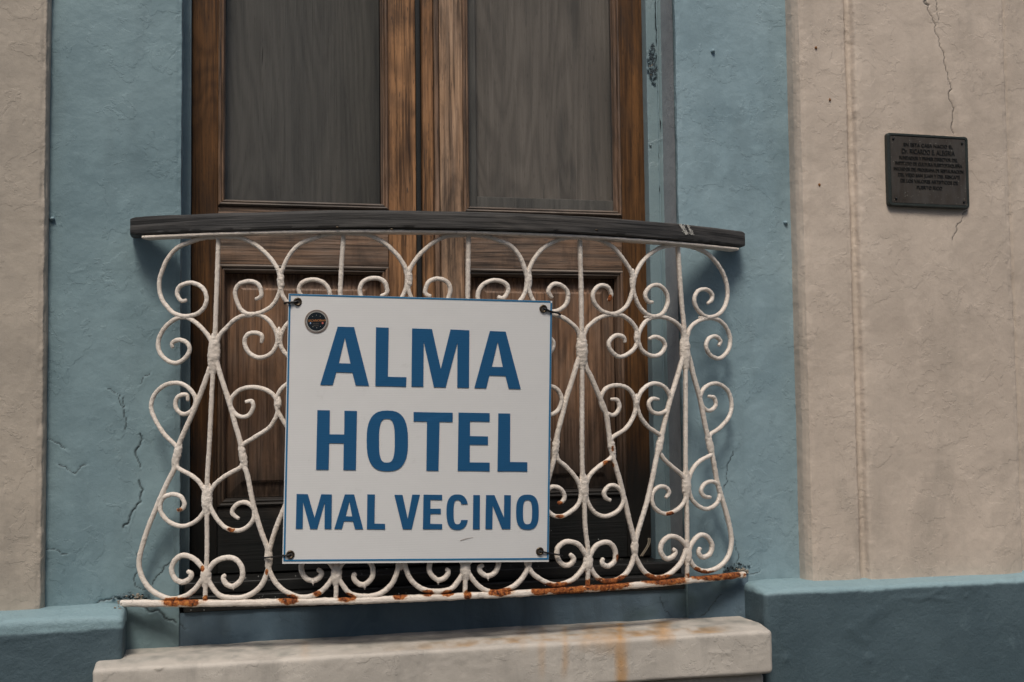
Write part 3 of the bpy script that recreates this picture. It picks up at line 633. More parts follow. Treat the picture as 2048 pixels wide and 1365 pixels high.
def cluster(items, mat, par, name, label=None):
    Vs, Fs, n = [], [], 0
    for i, (c, r) in enumerate(items):
        V, F = blob(c, r, mat, par, name, i); Vs.append(V); Fs.append(F+n); n += len(V)
    o = mk(name, np.concatenate(Vs), np.concatenate(Fs), mat, par, False, label=label); o['kind'] = 'stuff'; return o
def rub(n, mat, cx, y0, y1, wx, s):
    it = []
    for i in range(n):
        t = rs.rand(); p = at(cx+rs.normal()*wx*(.35+.65*math.sin(math.pi*t)), y0+(y1-y0)*t, .084); r = s*(.5+rs.rand()); it.append((p, (r, r*.6, r*(.7+rs.rand()))))
    cluster(it, mat, house, 'crumbled_plaster')
rub(70, GRIT, 1306, 88, 168, 5, .0026); rub(60, GRITD, 1305, 92, 160, 4, .0028); rub(20, GRITT, 1305, 125, 152, 4, .0018)
def rub2(n, mat, cx, cy, wx, wy, s, Y):
    it = []
    for i in range(n):
        p = at(cx+rs.normal()*wx, cy+rs.normal()*wy, Y); r = s*(.4+rs.rand()); it.append((p, (r, r*.7, r*.7)))
    cluster(it, mat, house, 'crumbled_plaster')
rub2(60, GRIT, 1475, 1137, 10, 5, .003, -.003); rub2(22, GRITT, 1485, 1140, 7, 3, .0026, -.006); rub2(24, VOID, 1462, 1138, 9, 3, .0018, -.004)
rub2(50, GRIT, 262, 1192, 14, 4, .003, -.003); rub2(16, GRITT, 270, 1192, 10, 3, .0024, -.006); rub2(26, VOID, 266, 1196, 14, 3, .002, -.004)
rub2(14, GRITT, 238, 1208, 3, 6, .002, -.06)
# painted-over bolts in the walls
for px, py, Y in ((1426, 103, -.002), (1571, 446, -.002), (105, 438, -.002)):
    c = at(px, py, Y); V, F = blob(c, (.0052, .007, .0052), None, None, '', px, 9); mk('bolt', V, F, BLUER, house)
c = at(1301, 291, .086); V, F = blob(c, (.003, .003, .003), None, None, '', 3); mk('bolt', V, F, FRAMEB, house)
RUSTM = plain('rust_spot', (.22, .10, .04), .9, .1)
for px, py in ((1632, 96), (1660, 200), (1639, 370)):
    V, F = blob(at(px, py, -.0545), (.0032, .002, .0036), None, None, '', py); mk('nail_head', V, F, RUSTM, house)

# ------------------------------------------------------------------ balcony ironwork
def surf(x, z):
    B = .155+(z+.495)/.785*(.24-.155); return -B*(1-((x-.01)/.78)**2)
rail = thing('balcony_railing', 'bowed white wrought iron balcony railing with scrolls and a rusty foot bar', 'railing', (0, 0, -.51))
RUST = [(385, 1200, 0, 0, 1), ]
RUST = [(362, 1204, 34, 9, 1.), (578, 1200, 17, 9, 1.), (693, 1196, 17, 8, .95), (800, 1192, 13, 8, .9), (855, 1187, 11, 6, .9), (895, 1187, 12, 6, .9), (935, 1190, 8, 8, .8), (1000, 1184, 24, 8, .95), (1125, 1177, 50, 11, 1.05),
        (1080, 1182, 16, 8, .9), (1210, 1170, 45, 12, 1.05), (1250, 1160, 14, 8, .9), (1330, 1160, 36, 9, 1.05), (1300, 1158, 16, 9, 1.), (1430, 1152, 50, 8, 1.05), (1402, 1146, 14, 6, .9), (387, 721, 12, 6, .85), (1219, 598, 5, 8, 1.), (1215, 930, 11, 9, .95),
        (462, 1060, 8, 5, .7), (358, 1020, 8, 4, .6), (1117, 1006, 9, 4, .75), (1341, 1029, 8, 5, .85), (634, 1188, 9, 5, .9), (1236, 1117, 4, 7, .8), (405, 1137, 4, 6, .8), (533, 1144, 3, 7, .8), (1225, 898, 3, 6, .7), (1291, 1050, 4, 6, .7),
        (1120, 1033, 10, 4, .6), (1380, 503, 6, 4, .5), (411, 1197, 5, 5, .8), (1270, 1138, 4, 7, .6), (1395, 1140, 8, 5, .7)]
def rust_at(V):
    px, py = proj(V); r = np.zeros(len(V))
    for cx, cy, rx, ry, a in RUST: r = np.maximum(r, a*(1-sm(.45, 1.75, np.hypot((px-cx)/rx, (py-cy)/ry))))
    return np.clip(.93*r+.75*r*fbm(V, 90, 3, 4), 0, 1.1)
def iron(name, V, F, label=None):
    V = np.asarray(V); return mk(name, V, F, IRON, rail, True, {'rust': rust_at(V)}, label=label)
def world_path(px, dy=0., step=.0019):
    P = np.array([hit(x, y, surf) for x, y in px]); P[:, 1] += dy; return smooth_path(P, step)
def rod(name, px, rw=.0046, rd=.0054, taper=(1, 1), dy=0., amp=.0008):
    V, F = tube(world_path(px, dy), rw, rd, taper=taper, amp=amp); return iron(name, V, F)
def weld(p0, p1, wpx, rd=.0072, name='weld'):
    P = world_path([p0, ((p0[0]+p1[0])/2, (p0[1]+p1[1])/2), p1], -.0006, .002)
    V, F = tube(P, wpx*.00112*.46, rd, K=18, amp=.0019, nsc=230, sq=2.6, spindle=lambda t: .40+.55*np.sin(np.pi*np.clip(t, 0, 1))**.75); iron(name, V, F)

BX = {1: [(437, 474), (432, 620), (430, 672), (425, 762), (419, 886), (414, 974), (414, 1106), (410, 1200)],
      2: [(687, 466), (680, 600), (676, 900), (672, 1196)], 3: [(937, 468), (935, 600), (932, 900), (930, 1188)],
      4: [(1159, 476), (1162, 574), (1163, 660), (1164, 744), (1164, 923), (1168, 978), (1170, 1051), (1176, 1106), (1175, 1172)],
      5: [(1355, 490), (1363, 605), (1368, 654), (1371, 744), (1371, 945), (1373, 996), (1374, 1070), (1374, 1156)]}
def bx(m_, y):
    p = BX[m_]; return float(np.interp(y, [q[1] for q in p], [q[0] for q in p]))
TOPB = {1: (474, 1197), 2: (467, 1194), 3: (470, 1184), 4: (475, 1167), 5: (490, 1150)}
HW = {1: {'L': (118, 130), 'R': (126, 130)}, 2: {'L': (125, 132), 'R': (131, 130)}, 3: {'L': (119, 128), 'R': (121, 125)}, 4: {'L': (104, 121), 'R': (106, 95)}, 5: {'L': (88, 103), 'R': (95, 95)}}
def warp_pts(pts, s, d, side_s, side_d):
    o = []
    for x, y in pts:
        t = (y-TOPB[s][0])/(TOPB[s][1]-TOPB[s][0]); y2 = TOPB[d][0]+t*(TOPB[d][1]-TOPB[d][0]); k = min(1, max(0, (y-550)/570))
        ws = HW[s][side_s][0]*(1-k)+HW[s][side_s][1]*k; wd = HW[d][side_d][0]*(1-k)+HW[d][side_d][1]*k
        dx = (x-bx(s, y))*wd/ws
        if side_s != side_d: dx = -dx
        o.append((bx(d, y2)+dx, y2))
    return o
m1 = {'AL': [(373, 601), (362, 602), (354, 587), (361, 572), (383, 566), (404, 575), (413, 593), (410, 612), (398, 626), (382, 632), (366, 633), (348, 627), (337, 617), (325, 601), (319, 582), (319, 560), (325, 541), (333, 522), (345, 505), (358, 494), (372, 488), (404, 477), (436, 474)],
      'AR': [(436, 474), (466, 475), (484, 477), (498, 483), (514, 492), (527, 503), (539, 515), (548, 527), (557, 543), (561, 566), (558, 588), (545, 611), (521, 626), (498, 629), (484, 622), (477, 611), (470, 588), (477, 570), (498, 563), (517, 570), (523, 588), (520, 595), (511, 599)],
      'BL': [(428, 700), (420, 678), (410, 664), (392, 646), (369, 634), (348, 640), (328, 658), (317, 681), (318, 702), (331, 719), (351, 727), (369, 718), (379, 702), (375, 687), (359, 680), (345, 686), (345, 696)],
      'BR': [(430, 700), (439, 672), (454, 655), (474, 637), (501, 629), (521, 631), (539, 643), (552, 664), (555, 684), (545, 705), (527, 715), (510, 714), (495, 702), (489, 684), (495, 670), (511, 666), (524, 672), (523, 686)],
      'LL': [(427, 712), (416, 747), (397, 799), (376, 848), (357, 892), (352, 930), (338, 959), (324, 989), (310, 1022), (298, 1051), (288, 1081), (278, 1123), (284, 1154), (302, 1180), (332, 1196), (358, 1197), (383, 1185), (402, 1163), (410, 1145)],
      'LR': [(430, 712), (441, 751), (460, 810), (470, 848), (481, 886), (485, 920), (496, 956), (507, 1011), (522, 1062), (535, 1098), (538, 1125), (533, 1149), (522, 1172), (500, 1190), (474, 1196), (441, 1192), (423, 1172), (412, 1150)],
      'CL': [(354, 897), (350, 890), (328, 868), (310, 839), (302, 813), (310, 788), (330, 771), (354, 766), (376, 775), (391, 797), (386, 819), (368, 829), (354, 820), (351, 804), (359, 792), (373, 790), (376, 802)],
      'CR': [(484, 896), (488, 888), (511, 874), (538, 856), (553, 832), (555, 806), (541, 785), (511, 775), (482, 779), (463, 797), (463, 817), (478, 833), (496, 832), (506, 817), (504, 803), (491, 804)],
      'DL': [(353, 930), (358, 938), (379, 949), (397, 963), (410, 985), (411, 1008), (407, 1026), (390, 1044), (365, 1053), (338, 1044), (321, 1022), (325, 998), (343, 989), (361, 993), (369, 1007), (365, 1018), (355, 1021)],
      'DR': [(485, 928), (480, 936), (456, 949), (432, 967), (420, 987), (420, 1012), (438, 1044), (460, 1060), (487, 1059), (506, 1041), (507, 1018), (491, 1005), (473, 1010), (464, 1026), (478, 1038)],
      'EL': [(412, 1152), (409, 1143), (397, 1126), (383, 1115), (365, 1111), (350, 1121), (343, 1139), (350, 1158), (365, 1165), (379, 1158), (383, 1148), (375, 1143)],
      'ER': [(413, 1152), (418, 1140), (428, 1126), (445, 1117), (467, 1117), (483, 1133), (484, 1157), (467, 1173), (452, 1168), (446, 1156), (451, 1151)]}
m5 = {'AL': [(1305, 605), (1295, 603), (1290, 589), (1300, 574), (1317, 571), (1332, 585), (1335, 607), (1323, 629), (1302, 633), (1283, 620), (1271, 598), (1266, 574), (1272, 546), (1286, 522), (1305, 505), (1326, 494), (1355, 490)],
      'AR': [(1355, 490), (1382, 494), (1412, 506), (1434, 528), (1449, 555), (1455, 586), (1449, 614), (1434, 631), (1412, 634), (1395, 620), (1388, 600), (1395, 583), (1411, 579), (1423, 588), (1423, 600), (1415, 608)],
      'BL': [(1368, 690), (1365, 663), (1354, 648), (1335, 637), (1314, 634), (1295, 640), (1282, 657), (1276, 678), (1283, 700), (1302, 712), (1320, 709), (1330, 694), (1325, 680), (1310, 674), (1298, 678)],
      'BR': [(1372, 690), (1377, 663), (1388, 648), (1409, 638), (1431, 638), (1449, 651), (1460, 675), (1457, 700), (1440, 717), (1422, 712), (1412, 694), (1417, 678), (1430, 673), (1441, 682), (1437, 692)],
      'LL': [(1370, 700), (1362, 728), (1351, 765), (1338, 808), (1324, 868), (1316, 901), (1307, 945), (1296, 996), (1283, 1040), (1273, 1073), (1269, 1105), (1280, 1132), (1296, 1150), (1318, 1156), (1341, 1147), (1362, 1125), (1372, 1100)],
      'LR': [(1374, 700), (1380, 722), (1388, 755), (1400, 798), (1410, 850), (1419, 886), (1426, 919), (1435, 967), (1446, 1004), (1457, 1044), (1463, 1081), (1457, 1112), (1438, 1134), (1412, 1143), (1391, 1136), (1380, 1121), (1376, 1100)],
      'CL': [(1322, 876), (1318, 869), (1296, 854), (1280, 832), (1274, 806), (1285, 780), (1307, 767), (1329, 775), (1340, 795), (1335, 819), (1318, 828), (1303, 823), (1297, 808), (1304, 798), (1317, 799)],
      'CR': [(1418, 876), (1422, 868), (1441, 855), (1459, 832), (1463, 806), (1454, 780), (1432, 767), (1410, 775), (1400, 795), (1406, 815), (1419, 822), (1431, 812), (1428, 796), (1417, 793)],
      'DL': [(1314, 898), (1321, 909), (1329, 920), (1344, 934), (1362, 949), (1371, 966), (1372, 990), (1366, 1008), (1351, 1022), (1329, 1028), (1308, 1015), (1304, 989), (1318, 974), (1333, 976), (1338, 986), (1331, 996)],
      'DR': [(1424, 906), (1419, 912), (1399, 923), (1384, 941), (1377, 966), (1382, 996), (1399, 1014), (1417, 1018), (1435, 1005), (1440, 980), (1428, 964), (1411, 967), (1402, 981), (1408, 993), (1421, 995)],
      'EL': [(1374, 1105), (1371, 1091), (1358, 1077), (1340, 1073), (1325, 1084), (1321, 1103), (1332, 1118), (1345, 1114), (1351, 1104), (1346, 1099)],
      'ER': [(1376, 1105), (1385, 1085), (1399, 1071), (1413, 1073), (1424, 1090), (1419, 1109), (1404, 1115), (1397, 1105), (1400, 1096)]}
m4 = {'AR': [(1159, 475), (1182, 477), (1203, 482), (1228, 497), (1248, 522), (1261, 543), (1266, 570), (1260, 598), (1249, 617), (1228, 628), (1204, 623), (1188, 605), (1186, 586), (1198, 572), (1214, 574), (1222, 588), (1217, 602)],
      'AL': [(1104, 596), (1096, 583), (1106, 569), (1122, 571), (1135, 585), (1133, 607), (1117, 621), (1094, 623), (1073, 611), (1061, 592), (1055, 566), (1056, 546), (1067, 520), (1087, 496), (1117, 480), (1138, 476), (1159, 475)],
      'BR': [(1165, 700), (1169, 666), (1182, 648), (1203, 634), (1228, 629), (1249, 634), (1268, 651), (1275, 672), (1271, 694), (1255, 709), (1237, 714), (1221, 701), (1218, 684), (1232, 671), (1247, 675), (1250, 685)],
      'LR': [(1166, 705), (1172, 735), (1182, 755), (1198, 792), (1212, 828), (1219, 876), (1225, 912), (1238, 956), (1249, 1000), (1259, 1044), (1268, 1080), (1269, 1108), (1257, 1141), (1238, 1158), (1216, 1163), (1197, 1158), (1183, 1140), (1177, 1120)],
      'LL': [(1162, 705), (1154, 728), (1145, 758), (1132, 798), (1123, 835), (1113, 876), (1109, 912), (1096, 960), (1078, 1020), (1062, 1075), (1054, 1110), (1056, 1131), (1067, 1149), (1092, 1165), (1116, 1170), (1145, 1160), (1164, 1140), (1174, 1120)],
      'CR': [(1221, 882), (1226, 874), (1252, 857), (1269, 828), (1270, 802), (1259, 780), (1237, 771), (1212, 777), (1201, 799), (1208, 822), (1226, 831), (1238, 818), (1235, 801), (1222, 799)],
      'DR': [(1224, 912), (1219, 919), (1197, 934), (1179, 952), (1172, 975), (1175, 1004), (1190, 1026), (1212, 1033), (1236, 1022), (1247, 1000), (1238, 977), (1221, 971), (1208, 984), (1211, 996), (1221, 1001)],
      'EL': [(1176, 1118), (1166, 1101), (1153, 1087), (1131, 1084), (1115, 1097), (1115, 1117), (1128, 1131), (1142, 1128), (1147, 1117), (1140, 1109)],
      'ER': [(1178, 1118), (1184, 1103), (1196, 1089), (1216, 1085), (1229, 1098), (1230, 1121), (1216, 1133), (1204, 1127), (1206, 1117)]}
for k in ('B', 'C', 'D'): m4[k+'L'] = warp_pts(m4[k+'R'], 4, 4, 'R', 'L')
m4['DL'] = [(1112, 907), (1116, 920), (1130, 932), (1147, 950), (1158, 968), (1162, 990), (1157, 1008), (1146, 1020), (1124, 1033), (1104, 1030), (1091, 1014), (1090, 990), (1103, 974), (1121, 978), (1129, 993), (1124, 1004), (1116, 1007)]
MODS = {1: m1, 4: m4, 5: m5, 2: {k: warp_pts(v, 1, 2, k[1], k[1]) for k, v in m1.items()}, 3: {}}
for k in ('A', 'B', 'C', 'D', 'E', 'L'):
    MODS[3][k+'R'] = warp_pts(MODS[2][k+'L'], 2, 3, 'L', 'R'); MODS[3][k+'L'] = warp_pts(MODS[2][k+'R'], 2, 3, 'R', 'L')
for i in range(1, 6):
    q = MODS[i]; T, B = TOPB[i]; tt = lambda y: T+(y-474)/(1197-474)*(B-T)
    rod('upright_bar', BX[i], .0049, .0060)
    for side in 'LR':
        A = q['A'+side]; A = A if side == 'L' else A[::-1]
        rod('arch_scroll', A, .0046, .0054, (.75, 1), dy=-.0005)
        rod('scroll', q['B'+side], .0047, .0052, (1, .75)); rod('leg_bar', q['L'+side], .0054, .0058)
        rod('heart_scroll', q['C'+side], .0046, .005, (1, .75)); rod('scroll', q['D'+side], .0047, .0052, (1, .75)); rod('foot_scroll', q['E'+side], .0055, .0055, (1, .8))
    b = lambda y: (bx(i, y), y)
    weld(b(tt(668)), b(tt(750)), 27, .009); weld(b(tt(966)), b(tt(1032)), 23, .008); weld(b(tt(1132)), b(tt(1176)), 24, .008)
    for side in 'LR':
        L = q['L'+side]; li = [j for j in range(len(L)) if tt(870) < L[j][1] < tt(945)]
        L2 = sorted(L[:12], key=lambda p: p[1]); f = lambda y: (float(np.interp(y, [p[1] for p in L2], [p[0] for p in L2])), y)
        weld(f(tt(884)), f(tt(940)), 17.5, .0068)
        D = q['D'+side]; 
        ax = max(q['A'+side], key=lambda p: p[1]); weld((ax[0]-14, ax[1]+1.5), (ax[0]+14, ax[1]+1.5), 11, .0056)
for x, y0, y1, wd in ((561.5, 540, 588, 15), (818, 535, 580, 15), (1057, 538, 585, 15), (1265, 540, 585, 14), (558, 656, 692, 12), (1273, 654, 694, 13), (557, 792, 820, 12), (1272, 790, 820, 13), (537, 1092, 1142, 18), (802, 1085, 1138, 17), (1054, 1088, 1135, 16), (1269, 1075, 1118, 18)):
    weld((x, y0), (x, y1), wd, .0068)
# small paint drips hanging from the lowest curls
_dr = [max(MODS[i][k], key=lambda p: p[1]) for i in (2, 3) for k in ('EL', 'ER')]
for px, py in [(p[0], p[1]+4) for p in _dr]+[(575, 1189), (466, 1175)]:
    V, F = tube(world_path([(px, py-5), (px+.5, py), (px+1, py+5)], -.003, .0012), .0026, .003, K=8, amp=.0005, taper=(1, .35)); iron('paint_drip', V, F)
# straps: top flat bar under the handrail and square foot bar
def strip(name, x0, x1, f, zc, hw, hd, mat, par, amp, nsc=60, K=16, sq=6, attrs=None, step=.004, zc2=None):
    x = np.linspace(x0, x1, int((x1-x0)/step)); P = np.stack([x, f(x), np.full_like(x, zc)], 1)
    T = np.gradient(P, axis=0); T /= np.linalg.norm(T, axis=1, keepdims=True); U = np.array([0, 0, 1.]); N = np.cross(U, T)
    a = (np.arange(K)+.5)/K*2*math.pi; rr = 1/(np.abs(np.cos(a))**sq+np.abs(np.sin(a))**sq)**(1/sq)
    V = P[:, None]+N[:, None]*(rr*np.cos(a)*hd)[None, :, None]+U*(rr*np.sin(a)*hw)[None, :, None]
    c = V-P[:, None]; c /= np.linalg.norm(c, axis=2, keepdims=True); V = V+c*(amp*(fbm(V, nsc, 3)+.5*fbm(V, 200, 2)))[..., None]
    n = len(x); V = V.reshape(-1, 3); F = grid_faces(n, K, True)[:, ::-1].tolist(); F.append(list(range(K))); F.append([(n-1)*K+k for k in range(K)][::-1])
    return V, F
fs = lambda x: np.array([surf(t, .29) for t in x])
V, F = strip('top_bar', -.665, .715, fs, .2885,   .0038, .0170, IRON, rail, .0009); V[:, 2] += .0055*np.clip(V[:, 0]/.75, 0, 1)**2; iron('top_bar', V, F)
fb = lambda x: np.array([min(surf(t, -.495), -.004) for t in x])
V, F = strip('foot_bar', -.713, .732, fb, -.4985, .0072, .0085, IRON, rail, .0016, 70, 14, 5); iron('foot_bar', V, F, 'bottom bar, badly rusted at its right half')
# handrail
x0, x1 = -.698, .745; xs = np.linspace(x0, x1, 240); K = []
zt, zb = .3315, .2930
sect = []
def seg(a, b, n): return [(a[0]+(b[0]-a[0])*t, a[1]+(b[1]-a[1])*t) for t in np.linspace(0, 1, n, endpoint=False)]
r_ = .003
for a, b in (((.022, zb+r_), (.022, zt-r_)), ((.022, zt-r_), (.019, zt)), ((.019, zt), (-.036, zt)), ((-.036, zt), (-.039, zt-r_)), ((-.039, zt-r_), (-.039, zb+r_)), ((-.039, zb+r_), (-.036, zb)), ((-.036, zb), (.018, zb)), ((.018, zb), (.022, zb+r_))):
    sect += seg(a, b, 6 if abs(a[0]-b[0])+abs(a[1]-b[1]) > .02 else 2)
n, kk = len(xs), len(sect); V = np.zeros((n, kk, 3))
for i, x in enumerate(xs):
    yc = surf(x, .31); e = min(i, n-1-i); rnd = 0 if e > 1 else (.0025, .0008)[e]
    for j, (o, z) in enumerate(sect): V[i, j] = (x, min(yc-o*(1-rnd*30), -.0015 if o < 0 else 9), z+(-rnd if z > .31 else rnd))
V[..., 2] += .007*np.clip(V[..., 0]/.75, 0, 1)**2; V = V+np.stack([0*V[..., 0], .0009*fbm(V*np.array([.25, 1, 1]), 60, 4), .0010*fbm(V*np.array([.2, 1, 1]), 50, 4, 9)+.0012*fbm(V, 5, 2, 3)], -1)
F = grid_faces(n, kk, True).tolist(); F.append(list(range(kk))[::-1]); F.append([(n-1)*kk+k for k in range(kk)])
hr = mk('handrail', V.reshape(-1, 3), F, W_HAND, rail, True, label='thick weathered dark wooden handrail with white paint marks near its right end')
mod = hr.modifiers.new('edge', 'EDGE_SPLIT'); mod.split_angle = math.radians(50)
PAINT = plain('white_paint', (.55, .54, .50), .7, .2)
hs = lambda x, z: surf(x, .31)-.0235
for (xa, ya, xb, yb, n_) in ((1361, 448, 1372, 470, 110), (1367, 448, 1375, 469, 50), (1375, 450, 1386, 471, 110)):
    Vs, Fs, c_ = [], [], 0
    for k in range(n_):
        t = rs.rand(); p = hit(xa+(xb-xa)*t+rs.normal()*1.6, ya+(yb-ya)*t, hs); V, F = blob(p, (.0010*(.3+rs.rand()), .0005, .0009*(.4+rs.rand())), None, None, '', k, 5); Vs.append(V); Fs.append(F+c_); c_ += len(V)
    mk('paint_mark', np.concatenate(Vs), np.concatenate(Fs), PAINT, hr, False)
for px, py in ((675, 455), (784, 459), (1193, 460)):
    V, F = blob(hit(px, py, lambda x, z: surf(x, .31)-.022), (.004, .002, .0018), None, None, '', px); mk('screw_head', V, F, BRASS, hr)

# ------------------------------------------------------------------ hotel sign
Z8 = lambda x, y: (540+x/2.3136, 560+y/2.3136)
TLp, TRp, BRp, BLp = Z8(86, 64), Z8(1306, 98), Z8(1290, 1305), Z8(57, 1314)
yTL, yTR, yBR, yBL = -.208, -.232, -.166, -.150
cTL, cTR, cBR, cBL = at(*TLp, yTL), at(*TRp, yTR), at(*BRp, yBR), at(*BLp, yBL)
def ssurf(x, z):
    v = (cTL[2]-z)/(cTL[2]-cBL[2]); xl = cTL[0]+(cBL[0]-cTL[0])*v; xr = cTR[0]+(cBR[0]-cTR[0])*v
    u = (x-xl)/(xr-xl); yl = yTL+(yBL-yTL)*v; yr = yTR+(yBR-yTR)*v; s = 2*u-1
    return yl+(yr-yl)*u-.020*(1-s*s)
sign = thing('hotel_sign', 'square white corrugated plastic sign with big blue capitals, tied to the balcony railing', 'sign', (-.05, -.19, -.44))
N = 41; TH = .004
def quadpx(u, v):
    a = np.array(TLp)+(np.array(TRp)-TLp)*u; b = np.array(BLp)+(np.array(BRp)-BLp)*u; return a+(b-a)*v
Vf = np.array([hit(*quadpx(u, v), ssurf) for u in np.linspace(0, 1, N) for v in np.linspace(0, 1, N)]); Vb = Vf+np.array([0, TH, 0])
F = grid_faces(N, N).tolist(); F += [[a+N*N for a in f[::-1]] for f in F]
bd = [i*N for i in range(N)]+[(N-1)*N+j for j in range(1, N)]+[i*N+N-1 for i in range(N-2, -1, -1)]+[j for j in range(N-2, 0, -1)]
for a, b in zip(bd, bd[1:]+bd[:1]): F.append([a, b, b+N*N, a+N*N])
so_ = mk('board', np.concatenate([Vf, Vb]), F, SIGNW, sign, False)
def flat(name, loops, off, mat, par, n_sub=1):
    """flat print: outline loops in photograph pixels laid on the sign, loops[1:] are holes"""
    W = [[Vector(hit(x, y, ssurf))+Vector((0, -off, 0)) for x, y in lp] for lp in loops]
    tri = tessellate_polygon(W); Vv = [v for lp in W for v in lp]
    return np.array(Vv), [list(t)[::1] for t in tri]
def letters(name, glyphs, label):
    Vs, Fs, c_ = [], [], 0
    for lp in glyphs:
        Vv, Ff = flat(name, [[Z8(*p) for p in l] for l in lp], .0009, INK, sign); Vs.append(Vv); Fs += [[i+c_ for i in f] for f in Ff]; c_ += len(Vv)
    o = mk(name, np.concatenate(Vs), Fs, INK, sign, False, label=label)
    md = o.modifiers.new('ink', 'SOLIDIFY'); md.thickness = .0004; return o
def sup(x0, x1, y0, y1, n=2.7, k=40, a0=0, a1=2*math.pi, end=False):
    cx, cy, a, b = (x0+x1)/2, (y0+y1)/2, (x1-x0)/2, (y1-y0)/2; o = []
    for t in np.linspace(a0, a1, k, endpoint=end):
        c, s = math.cos(t), math.sin(t); o.append((cx+a*math.copysign(abs(c)**(2/n), c), cy+b*math.copysign(abs(s)**(2/n), s)))
    return o
ALMA = [[[(232, 487), (313, 217), (389, 219), (458, 491), (396, 489), (381, 430), (306, 428), (290, 487)], [(318, 386), (346, 268), (372, 388)]],
        [[(490, 220), (549, 222), (545, 449), (631, 451), (629, 495), (487, 492)]],
        [[(657, 225), (749, 228), (790, 412), (835, 230), (922, 234), (920, 500), (866, 499), (867, 291), (812, 498), (758, 497), (711, 288), (709, 495), (654, 494)]],
        [[(945, 501), (1017, 237), (1090, 240), (1160, 506), (1104, 504), (1089, 445), (1014, 443), (1000, 502)], [(1026, 403), (1053, 287), (1077, 404)]]]
HOTEL = [[[(219, 603), (277, 604), (275, 715), (343, 716), (344, 606), (402, 607), (397, 881), (339, 880), (341, 757), (274, 756), (271, 879), (213, 879)]],
         [sup(447, 638, 605, 886), sup(504, 577, 643, 846, 3.0)],
         [[(664, 612), (845, 615), (845, 658), (784, 657), (779, 884), (723, 883), (726, 656), (664, 655)]],
         [[(872, 614), (1016, 617), (1016, 657), (925, 655), (925, 723), (1008, 725), (1008, 764), (924, 763), (924, 845), (1016, 846), (1016, 886), (868, 884)]],
         [[(1056, 618), (1111, 619), (1110, 843), (1190, 844), (1190, 887), (1052, 886)]]]
MAL = [[[(123, 991), (175, 992), (206, 1100), (237, 992), (286, 993), (284, 1153), (252, 1153), (253, 1030), (218, 1153), (186, 1153), (153, 1030), (151, 1152), (119, 1152)]],
       [[(297, 1153), (346, 993), (389, 993), (431, 1154), (393, 1154), (384, 1118), (342, 1117), (332, 1153)], [(350, 1094), (367, 1025), (380, 1095)]],
       [[(450, 993), (485, 993), (483, 1128), (532, 1129), (532, 1155), (448, 1154)]]]
CG = sup(816, 917, 993, 1157, 2.6, 36, .36, 2*math.pi-.36, True)+sup(849, 886, 1019, 1131, 3.0, 30, 2*math.pi-.55, .55, True)
VEC = [[[(575, 995), (613, 995), (637, 1106), (658, 994), (693, 994), (655, 1154), (614, 1154)]],
       [[(710, 994), (796, 995), (796, 1019), (742, 1018), (742, 1059), (790, 1059), (790, 1083), (742, 1083), (741, 1129), (796, 1130), (796, 1154), (707, 1154)]],
       [CG], [[(940, 996), (971, 996), (970, 1154), (938, 1154)]],
       [[(999, 996), (1038, 996), (1082, 1100), (1083, 996), (1114, 997), (1112, 1153), (1073, 1153), (1030, 1045), (1028, 1153), (996, 1153)]],
       [sup(1138, 1243, 994, 1156), sup(1170, 1212, 1019, 1131, 3.0)]]
letters('lettering', ALMA, 'blue word ALMA'); letters('lettering', HOTEL, 'blue word HOTEL'); letters('lettering', MAL, 'blue word MAL'); letters('lettering', VEC, 'blue word VECINO')
def edge_line(a, b, wv):
    n = 24; V = []; F = []
    a, b, wv = np.array(a, float), np.array(b, float), np.array(wv, float)
    for k in range(n+1):
        p = a+(b-a)*k/n
        for q in (p, p+wv): V.append(np.array(hit(*Z8(*q), ssurf))+[0, -.0007, 0])
        if k: F.append([2*k-2, 2*k-1, 2*k+1, 2*k])
    mk('border_line', V, F, INKB, sign, False)
edge_line((88, 65), (1298, 98.5), (0, 7)); edge_line((88, 74), (62, 1303), (8, 0)); edge_line((1297, 107), (1281, 1287), (8, 0)); edge_line((63, 1303), (1289, 1295), (0, -8))
def torus(c, R_, r_, n=20, k=8, nrm=(0, -1, 0)):
    V = []
    for i in range(n):
        a = i/n*2*math.pi
        for j in range(k):
            b = j/k*2*math.pi; q = R_+r_*math.cos(b); V.append((c[0]+q*math.cos(a), c[1]-r_*.7*math.sin(b), c[2]+q*math.sin(a)))
    V = np.array(V); n_, k_ = n, k; F = []
    for i in range(n):
        for j in range(k): F.append([i*k+j, i*k+(j+1) % k, ((i+1) % n)*k+(j+1) % k, ((i+1) % n)*k+j])
    return V, F
HOLE = plain('grommet_hole', (.05, .045, .04), .8, .2)
for px, py in ((595.5, 604), (1086.5, 618), (581, 1109.5), (1079.5, 1103)):
    c = hit(px, py, ssurf); V, F = torus(c+[0, -.001, 0], .0068, .0024); g = mk('grommet', V, F, BRASS, sign)
    t = np.arange(16)/16*2*math.pi; mk('grommet_hole', [(c[0]+.0058*math.cos(a), c[1]-.0012, c[2]+.0058*math.sin(a)) for a in t], [list(range(16))], HOLE, g, False)
